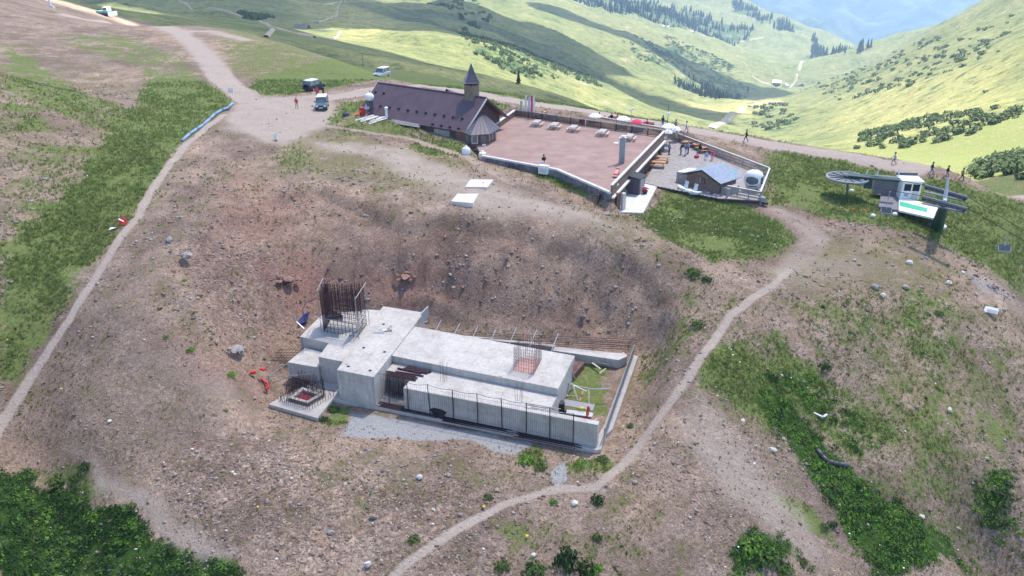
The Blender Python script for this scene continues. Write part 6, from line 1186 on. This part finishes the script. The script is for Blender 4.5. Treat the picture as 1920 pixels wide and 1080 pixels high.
def clump(seed, n=70, leaf=.16, flat_=.75):
    r_ = np.random.default_rng(seed); v = []; f = []
    for k in range(n):
        d = r_.normal(0, 1, 3); d /= np.linalg.norm(d); d[2] = abs(d[2]) * .95 + .02; rad = r_.uniform(.55, 1.0) * (1 + .28 * math.sin(d[0] * 5 + seed) * math.cos(d[1] * 4)); c = d * rad * np.array([1, 1, flat_]); nn = d + r_.normal(0, .5, 3); nn /= np.linalg.norm(nn)
        a = np.cross(nn, [0, 0, 1.]); a /= np.linalg.norm(a) + 1e-6; b_ = np.cross(nn, a); l = leaf * r_.uniform(.7, 1.4); v += [c - a * l * .6, c + b_ * l, c + a * l * .6, c - b_ * l]; f.append((4 * k, 4 * k + 1, 4 * k + 2, 4 * k + 3))
    return np.array(v), np.array(f)
def up(m, x, y, rr): return np.clip(m['l'] - .3, 0, 1) * 1.3 * sst(-.6, .1, fbm(x, y, 3, 3, 180)) * np.clip(70 / rr, .4, 1)
for i, (mt, n) in enumerate((('leaf_dark', 60000), ('leaf_mid', 90000), ('leaf_bright', 70000))):
    x, y, z, rr, r_ = place(n, 560 + i, (lambda m, x, y, rr: up(m, x, y, rr) * np.where(x < -8, (2.2, .5, .25)[i], (.35, 1, 1)[i]))); tv, tf = clump(20 + i, 64, .15); s = r_.uniform(.3, .85, len(x)); bl_ = x < -8; s = np.where(bl_, s * .8, s * .72); s = np.stack([s, s, s * np.where(bl_, .55, .8)], 1)
    scatter_mesh('undergrowth', tv, tf, np.stack([x, y, z - .05], 1), r_.random(len(x)) * 6.3, s, mt)['label'] = 'dense dark green undergrowth on the steep lower slope'
# weeds dotted over the bare ground
def wp(m, x, y, rr): return (.05 + .14 * m['d'] + .22 * np.clip(m['g'], 0, .6)) * (1 - np.clip(m['p'] * 1.3, 0, 1)) * sst(.0, .5, fbm(x, y, 8, 4, 190, .65)) * np.clip(70 / rr, .4, 1) * (1 - .8 * sst(0, 3, polydist(x, y, SLOPE)))
for i, (mt, n) in enumerate((('leaf_mid', 12000), ('grass_olive', 34000), ('leaf_bright', 9000))):
    x, y, z, rr, r_ = place(n, 590 + i, wp); tv, tf = clump(30 + i, 12, .42, .6); s = r_.uniform(.1, .3, len(x))
    scatter_mesh('weeds', tv, tf, np.stack([x, y, z - .02], 1), r_.random(len(x)) * 6.3, s, mt)['label'] = 'scattered low weeds on the bare ground'
def fp(m, x, y, rr): return np.clip(np.maximum(m['g'] - .4, m['l'] - .3), 0, 1) * sst(.2, .45, fbm(x, y, 6, 2, 200)) * (x > 8) * .9
tv = np.array([(-.5, -.5, 0), (.5, -.5, .1), (.5, .5, 0), (-.5, .5, .1)]); tf = np.array([(0, 1, 2, 3)])
x, y, z, rr, r_ = place(16000, 620, fp); scatter_mesh('wild_flowers', tv, tf, np.stack([x, y, z + r_.uniform(.25, .6, len(x))], 1), r_.random(len(x)) * 6.3, r_.uniform(.05, .13, len(x)), 'flower_white')['label'] = 'white umbel flowers in the green gully'
def fy(m, x, y, rr): return .06 * m['d'] + .02
x, y, z, rr, r_ = place(2500, 621, fy); scatter_mesh('wild_flowers', tv, tf, np.stack([x, y, z + .25], 1), r_.random(len(x)) * 6.3, r_.uniform(.08, .2, len(x)), 'flower_yellow')['label'] = 'yellow flowers dotted over the slope'
# single shrubs
SH = [mesh_obj('foliage', *clump(60 + k, 150, .17, .85), 'leaf_mid') for k in range(3)]
for o in SH: COL.objects.unlink(o)
def shrub(label, px, py, s, mat, k=0, tall=1.):
    w = G(px, py); t = thing('shrub', label, 'shrub', tuple(w), random.random() * 6, 'single shrubs')
    o = bpy.data.objects.new('foliage', SH[k % 3].data); COL.objects.link(o); o.parent = t; o.scale = (s, s, s * tall); o.material_slots[0].link = 'OBJECT'; o.material_slots[0].material = MATS[mat]
    m = MB()
    for j in range(3): a = j * 2.1; m.tube((0, 0, -.1), (.35 * s * math.cos(a), .35 * s * math.sin(a), .6 * s * tall), .04, 5, .015)
    m.build('stem', 'wood_brown', t)
for i, (px, py, s, mt, tl, lb) in enumerate(((1062, 1055, .95, 'leaf_dark', 1.5, 'tallest dark bush at the bottom centre edge'), (1098, 1068, .8, 'leaf_dark', 1.1, 'dark bush right beside the tallest bottom bush'), (1002, 1070, .9, 'leaf_mid', .8, 'broad low bush at the bottom left of the tall one'), (1120, 1068, .5, 'leaf_bright', 1.0, 'bright green bush at the bottom edge'), (940, 1062, .6, 'leaf_mid', .8, 'green bush at the bottom edge beside the stone heap'), (1120, 940, .6, 'leaf_dark', .9, 'dark bush below the footpath bend'), (1120, 1010, .45, 'leaf_mid', 1, 'small bush on the weedy bank'), (1038, 942, .35, 'leaf_bright', .8, 'small bright bush just below the footpath'), (915, 933, .42, 'leaf_mid', .7, 'bush above the footpath among rubble'), (987, 866, .75, 'leaf_bright', .7, 'bright weed clump beside the grey gravel patch'), (1012, 878, .55, 'leaf_mid', .7, 'dull weed clump right of the bright one'), (775, 1012, .5, 'leaf_mid', .6, 'weed clump left of the lower footpath'), (357, 657, .42, 'leaf_bright', .7, 'bright weed tuft on the bare slope left of the works'), (433, 704, .5, 'leaf_bright', .8, 'green weed clump just left of the red barrier'), (346, 527, .35, 'leaf_bright', .7, 'weed tuft in the stony slope below the footpath'), (300, 580, .3, 'leaf_mid', .7, 'weed tuft near the grassy strip on the left'), (376, 556, .3, 'leaf_mid', .7, 'small weed on the stony slope'), (311, 632, .3, 'leaf_bright', .7, 'weed tuft beside the footpath on the left'), (625, 770, .6, 'leaf_mid', .7, 'green weeds in the corner of the pad'), (608, 788, .5, 'leaf_dark', .8, 'dark weeds at the front corner of the left pad'), (665, 667, .01 + .4, 'leaf_mid', .8, 'weeds growing between the pad socket and blocks'), (1130, 862, .6, 'leaf_mid', .5, 'weeds below the right front corner of the pad'), (1090, 868, .5, 'leaf_bright', .4, 'grass clump in front of the pad near its right end'), (1300, 512, .9, 'leaf_mid', .6, 'dark green bush at the head of the right bank'), (1325, 525, .7, 'leaf_dark', .6, 'darker bush below the bank head'), (1310, 610, .8, 'leaf_mid', .6, 'bush beside the footpath on the right bank'), (1182, 800, .4, 'leaf_mid', .7, 'bush between the mesh fence and footpath'), (160, 875, .6, 'leaf_dark', .7, 'single dark bush above the dark thicket'), (110, 905, .8, 'leaf_mid', .8, 'bush at the upper edge of the dark thicket'), (140, 898, .5, 'leaf_mid', .8, 'small bush right of the thicket edge'), (1400, 1030, .9, 'leaf_bright', .8, 'large bright bush at the bottom right of centre'), (1440, 1050, 1.0, 'leaf_mid', .8, 'big green bush at the bottom edge right of centre'), (1470, 1070, .8, 'leaf_mid', .8, 'round bush cut by the bottom edge'), (1560, 985, .5, 'leaf_dark', .7, 'round dark bush in the lower gully'), (1545, 990, .45, 'leaf_mid', .8, 'round bush on the sandy gully bank'), (1450, 610 + 100, .6, 'leaf_dark', .7, 'dark bush in the weeds right of the footpath'), (1545, 690, .7, 'leaf_dark', .8, 'dark bush at the top of the gully'), (1880, 930, .9, 'leaf_dark', .7, 'dark bush at the right edge'), (1760, 590, .6, 'leaf_mid', .7, 'bush on the crest of the weedy slope'), (680, 760, .3, 'leaf_bright', .5, 'weed on the grey gravel patch'))):
    shrub(lb, px, py, s, mt, i, tl)

# ---------------------------------------------------------------- far slopes: trees, chalets, tracks
leaf_mat('conifer', (.022, .042, .020), .08, .3, .3); leaf_mat('alder', (.075, .11, .04), .12, .3, .3)
def conifer_t(seed):
    r_ = np.random.default_rng(seed); m = MB(); N = 9
    for k in range(6):
        z0 = .08 + k * .145; z1 = min(1.02, z0 + .27); R0 = .20 * (1 - k / 6.6); ring = []
        for j in range(N): a = 2 * math.pi * (j + .5 * (k % 2)) / N; rr = R0 * (1.15 if j % 2 else .72) * r_.uniform(.82, 1.15); ring.append((rr * math.cos(a), rr * math.sin(a), z0 + r_.uniform(-.03, .02)))
        m.add(ring + [(r_.uniform(-.01, .01), r_.uniform(-.01, .01), z1)], [(j, (j + 1) % N, N) for j in range(N)])
    return m
CT = [conifer_t(k) for k in range(4)]; CM = []
for k, m in enumerate(CT): o = m.build('crown', 'conifer'); COL.objects.unlink(o); CM.append(o.data)
o = MB().tube((0, 0, -.05), (0, 0, .5), .022, 6, .01).build('trunk', 'wood_dark'); COL.objects.unlink(o); TM = o.data
def in_poly(pl, n, r_):
    pl = np.asarray(pl)[:, :2]; lo, hi = pl.min(0), pl.max(0); x = lo[0] + r_.random(n) * (hi[0] - lo[0]); y = lo[1] + r_.random(n) * (hi[1] - lo[1]); ok = polydist(x, y, pl) > 0; return x[ok], y[ok]
WN = [(900, 13, 'c', 'dark conifer in the upper wood below the blue mountain'), (450, 14, 'c', 'dark conifer on the wooded ridge crest before the blue mountain'), (420, 15, 'c', 'dark conifer in the wood on the valley saddle'), (900, 3.6, 'b', 'bush'), (800, 4.5, 'b', 'bush'), (420, 7, 'c', 'conifer on the slope above the valley floor'), (260, 3.6, 'b', 'bush'), (110, 3.4, 'b', 'bush'), (120, 5, 'b', 'bush'), (420, 4.5, 'b', 'bush'), (120, 5, 'b', 'bush'), (120, 7, 'b', 'bush')]
TR_, BU = [], []
r_ = np.random.default_rng(99)
for (v, pl), (n, h, ty, lb) in zip(WOODW, WN):
    x, y = in_poly(pl, n * 3, r_); x, y = x[:n], y[:n]; k = fbm(x, y, 90, 3, 210) > -.25; x, y = x[k], y[k]; z = H(x, y); hh = h * r_.uniform(.6, 1.4, len(x)) * (1.25 if ty == 'c' else 1)
    for a in zip(x, y, z, hh): (TR_ if ty == 'c' else BU).append((*a, lb))
for px, py, h in ((972, 157, 6), (932, 143, 4), (1199, 206, 8), (1020, 58, 9), (1042, 66, 9), (1402, 172, 11), (1350, 178, 9), (1478, 172, 12), (880, 98, 7), (905, 108, 6), (1130, 95, 8), (1330, 120, 11), (1270, 150, 9), (960, 98, 8), (1010, 120, 8), (1060, 138, 7), (1100, 160, 7), (945, 120, 6), (1500, 150, 9), (1562, 152, 9), (1250, 168, 8)): w = G(px, py); TR_.append((*w, h, 'lone conifer standing on the open slope, ' + ('high on the shaded flank' if py < 110 and px < 1100 else 'just beyond the gravel road' if px < 1000 else 'near the valley floor' if px > 1340 else 'half way down the flank')))
for px, py in ((1700, 235), (1850, 175), (1905, 60), (1790, 80), (1720, 120), (1590, 190), (1540, 200), (1640, 160)): w = G(px, py); BU.append((*w, 4, 'bush'))
TR_.sort(key=lambda q: -q[3] / math.hypot(q[0], q[1]))
for i, (x, y, z, h, lb) in enumerate(TR_[:290]):
    t = thing('conifer_tree', lb, 'tree', (x, y, z - .2), random.random() * 6.3, 'conifers: ' + lb.split(' ', 1)[1][:40]); t.scale = (h, h, h)
    c = bpy.data.objects.new('crown', CM[i % 4]); COL.objects.link(c); c.parent = t; c = bpy.data.objects.new('trunk', TM); COL.objects.link(c); c.parent = t
rest_ = TR_[290:]; fv = np.array(CT[0].v); ff = np.array(CT[0].f)
q = np.array([a[:4] for a in rest_]); o = scatter_mesh('forest', fv, ff, q[:, :3], r_.random(len(q)) * 6.3, q[:, 3], 'conifer'); o['label'] = 'far conifer woods on the valley sides'
q = np.array([a[:4] for a in BU]); tv, tf = clump(80, 40, .3, .8); o = scatter_mesh('scrub', tv, tf, q[:, :3], r_.random(len(q)) * 6.3, q[:, 3] * .55, 'alder'); o['label'] = 'green alder scrub on the far slopes'
simple('track', (.30, .26, .20), .95, .15, .2)
def ribbon(name, pts, w_, lift=.8):
    pl = np.array(HP(pts)); dens = []
    for a, b_ in zip(pl[:-1], pl[1:]):
        n = max(2, int(np.hypot(*(b_ - a)[:2]) / 6)); dens += [a[:2] + (b_ - a)[:2] * k / n for k in range(n)]
    dens.append(pl[-1][:2]); d = np.array(dens); ker = np.ones(5) / 5
    if len(d) > 8: d[2:-2] = np.stack([np.convolve(d[:, i], ker, 'valid') for i in (0, 1)], 1)
    tg = np.gradient(d, axis=0); tg /= np.linalg.norm(tg, axis=1)[:, None] + 1e-9; nn = np.stack([-tg[:, 1], tg[:, 0]], 1); v = []; f = []; cols = (-1, -.33, .33, 1)
    for c in cols: e = d + nn * w_ * c; v.append(np.column_stack([e, H(e[:, 0], e[:, 1]) + lift * (1 if abs(c) < .9 else -.6)]))
    v = np.stack(v, 1).reshape(-1, 3); n = len(d); f = [(i * 4 + k, i * 4 + k + 1, (i + 1) * 4 + k + 1, (i + 1) * 4 + k) for i in range(n - 1) for k in range(3)]
    o = mesh_obj(name, v, f, 'track', smooth=True); o['kind'] = 'structure'
for pts, w_ in (([(335, -4), (400, 14), (470, 36), (512, 60), (560, 68), (590, 75)], 1.7), ([(512, 62), (500, 74)], 1.6), ([(660, -4), (640, 22), (612, 42), (598, 54)], 1.4), ([(1060, 10), (1130, 28), (1190, 50), (1235, 66), (1300, 72), (1370, 80), (1430, 84)], 4.5), ([(1335, 238), (1380, 228), (1405, 212), (1440, 206), (1470, 204)], 5), ([(1405, 160), (1450, 168), (1490, 158), (1500, 140)], 3.5), ([(560, 68), (620, 78), (640, 74)], 1.3)): ribbon('track', pts, w_)
simple('chalet_wood', (.20, .12, .08), .8, .2, .6); simple('tin', (.62, .64, .68), .4, .08, .5, .3); simple('darkroof', (.13, .12, .14), .6, .15, .5)
def chalet(label, px, py, s, rz, roofm, wallm='chalet_wood'):
    w = G(px, py); t = thing('chalet', label, 'chalet', tuple(w), rz, 'far chalets'); L, W_, h, rh_ = s * 1.5, s, s * .42, s * .8
    MB().add([(-L / 2, -W_ / 2, -1), (L / 2, -W_ / 2, -1), (L / 2, W_ / 2, -1), (-L / 2, W_ / 2, -1), (-L / 2, -W_ / 2, h), (L / 2, -W_ / 2, h), (L / 2, W_ / 2, h), (-L / 2, W_ / 2, h), (-L / 2, 0, rh_), (L / 2, 0, rh_)], [(0, 1, 5, 4), (2, 3, 7, 6), (1, 2, 6, 9, 5), (3, 0, 4, 8, 7), (0, 3, 2, 1), (4, 5, 9, 8), (6, 7, 8, 9)]).build('wall', wallm, t)
    for sg in (-1, 1): MB().plate([(-L * .55, sg * W_ * .62, h - .25), (L * .55, sg * W_ * .62, h - .25), (L * .55, 0, rh_ + .2), (-L * .55, 0, rh_ + .2)][::sg], .25).build('roof', roofm, t)
    for k in (-1, 0, 1): MB().box((k * L * .28, -W_ / 2 - .03, h * .55), (L * .1, .08, h * .4)).build('window', 'glass', t)
chalet('dark roofed far hut left of the track fork', 567, 60, 6.5, R(-10), 'darkroof'); chalet('dark roofed far hut right of the track fork', 611, 73, 7.5, R(-15), 'darkroof')
for i, (px, py, s, rm, lb) in enumerate(((1456, 158, 10, 'tin', 'leftmost chalet of the valley hamlet'), (1468, 155, 13, 'tin', 'largest pale roofed building of the valley hamlet'), (1480, 151, 9, 'darkroof', 'dark roofed chalet behind the large valley building'), (1472, 163, 8, 'tin', 'front chalet of the valley hamlet'), (1502, 163, 9, 'darkroof', 'single chalet right of the valley hamlet'), (1462, 139, 12, 'darkroof', 'upper chalet above the valley hamlet'))): chalet(lb, px, py, s, R(-20 + 25 * i), rm, 'render' if i % 2 else 'chalet_wood')
for i, (px, py) in enumerate(((1704, 150), (1650, 120), (1500, 178))): w = G(px, py); t = thing('lift_tower', ('lift tower half way up the right hillside', 'upper lift tower on the right hillside', 'lowest lift tower near the valley floor')[i], 'lift tower', tuple(w), .5, 'far lift towers'); MB().tube((0, 0, -1), (0, 0, 11), .5, 6, .35).build('shaft', 'galv', t); MB().box((0, 0, 10.5), (5, .5, .5)).build('crossarm', 'galv', t)
# snow groomer and post at upper left
w = G(197, 30); t = thing('snow_groomer', 'teal and white snow groomer parked at the upper left crest', 'snow groomer', tuple(w), R(-15)); simple('teal', (.15, .45, .45), .4, .1, 1)
MB().box((0, 0, 1.3), (4.6, 2.4, .8)).build('body', 'teal', t); MB().box((1.2, 0, 2.3), (1.8, 2.2, 1.3)).build('cab', 'white', t); MB().box((1.3, -1.12, 2.4), (1.4, .05, .8)).build('window', 'glass', t); MB().box((3.2, 0, .8), (.3, 4.2, 1.3)).build('blade', 'white', t)
for s in (-1, 1): MB().box((0, s * 1.5, .5), (4.8, .9, 1.0)).build('track', 'black', t)
w = G(96, 14); t = thing('mast_foot', 'white mast foot on the crest at the upper left edge', 'mast', tuple(w), 0); MB().tube((0, 0, -.5), (-.3, 0, 6.5), .3, 8).build('shaft', 'white', t); MB().box((0, 0, .1), (1.6, 1.4, .7)).build('footing', 'render', t)

# ---------------------------------------------------------------- clouds overhead (above the frame), and haze
m = new_mat('cloud'); b = NB(m); tl = b.n('ShaderNodeBsdfTranslucent'); tl.inputs[0].default_value = (.95, .95, .96, 1); df = b.n('ShaderNodeBsdfDiffuse'); df.inputs[0].default_value = (.9, .9, .92, 1); tp = b.n('ShaderNodeBsdfTransparent')
m1 = b.n('ShaderNodeMixShader'); m1.inputs[0].default_value = .3; b.l(tl.outputs[0], m1.inputs[1]); b.l(df.outputs[0], m1.inputs[2]); m2 = b.n('ShaderNodeMixShader'); m2.inputs[0].default_value = .52; b.l(m1.outputs[0], m2.inputs[1]); b.l(tp.outputs[0], m2.inputs[2]); b.l(m2.outputs[0], b.o.inputs[0])
m3 = new_mat('cloud_thick'); b = NB(m3); tl = b.n('ShaderNodeBsdfTranslucent'); tl.inputs[0].default_value = (.5, .5, .52, 1); df = b.n('ShaderNodeBsdfDiffuse'); df.inputs[0].default_value = (.9, .9, .92, 1); m1 = b.n('ShaderNodeMixShader'); m1.inputs[0].default_value = .5; b.l(tl.outputs[0], m1.inputs[1]); b.l(df.outputs[0], m1.inputs[2]); tp = b.n('ShaderNodeBsdfTransparent'); m2 = b.n('ShaderNodeMixShader'); m2.inputs[0].default_value = .38; b.l(m1.outputs[0], m2.inputs[1]); b.l(tp.outputs[0], m2.inputs[2]); b.l(m2.outputs[0], b.o.inputs[0])
def cloud(label, tx, ty, tz, rx, ry, rot, h, seed, mat='cloud_thick'):
    """a cloud whose shadow falls round (tx, ty)"""
    k = h / SV.z; c = Vector((tx, ty, tz)) + SV * k; n, mm = 40, 14; v = []; f = []
    for i in range(mm + 1):
        ph = math.pi * i / mm
        for j in range(n):
            a = 2 * math.pi * j / n; q = np.array([math.sin(ph) * math.cos(a), math.sin(ph) * math.sin(a), math.cos(ph)]); e = 1 + .28 * float(fbm(np.array([q[0] * 2 + seed * 7 + q[2]]), np.array([q[1] * 2 + q[2] * .7]), 1., 4, 300 + seed)[0])
            X, Y = q[0] * rx * e, q[1] * ry * e; v.append((X * math.cos(rot) - Y * math.sin(rot), X * math.sin(rot) + Y * math.cos(rot), q[2] * min(rx, ry) * (.22 if q[2] > 0 else .06) * e))
    f = [(i * n + j, i * n + (j + 1) % n, (i + 1) * n + (j + 1) % n, (i + 1) * n + j) for i in range(mm) for j in range(n)]
    o = mesh_obj('cloud', v, f, mat, smooth=True); o.location = c; return tag(o, label, 'cloud', 'clouds above the frame')
cloud('broad thin cloud drifting over the building site', -36, 114, -2, 260, 124, R(-25), 460, 1, 'cloud')
CL = [((500, 62), 210, 120, -.3, 700, 12, 'cloud shading the meadows left of the parked cars'), ((440, 14), 330, 190, -.2, 900, 2, 'cloud shading the upper left hills'), ((1000, 100), 250, 120, -.6, 900, 3, 'cloud shading the slope behind the chapel'), ((840, 30), 260, 120, -.3, 1000, 4, 'cloud shading the upper valley flank'), ((1250, 110), 260, 110, -.3, 1000, 5, 'cloud shading the middle valley flank')]
for (px, py), rx, ry, ro, h, sd, lb in CL: w = G(px, py); cloud(lb, w[0], w[1], w[2], rx, ry, ro, h, sd)
hz = MB().box((650, 3150, -470), (7400, 9800, 1060)).build('haze', 'cloud'); hz.data.materials.clear(); hm = bpy.data.materials.new('haze'); hm.use_nodes = True; hm.node_tree.nodes.remove(hm.node_tree.nodes['Principled BSDF'])
pv = hm.node_tree.nodes.new('ShaderNodeVolumePrincipled'); pv.inputs['Color'].default_value = (.48, .68, 1, 1); pv.inputs['Density'].default_value = 1.35e-4; pv.inputs['Anisotropy'].default_value = .0; hm.node_tree.links.new(pv.outputs[0], hm.node_tree.nodes['Material Output'].inputs['Volume']); hz.data.materials.append(hm); hz['kind'] = 'stuff'
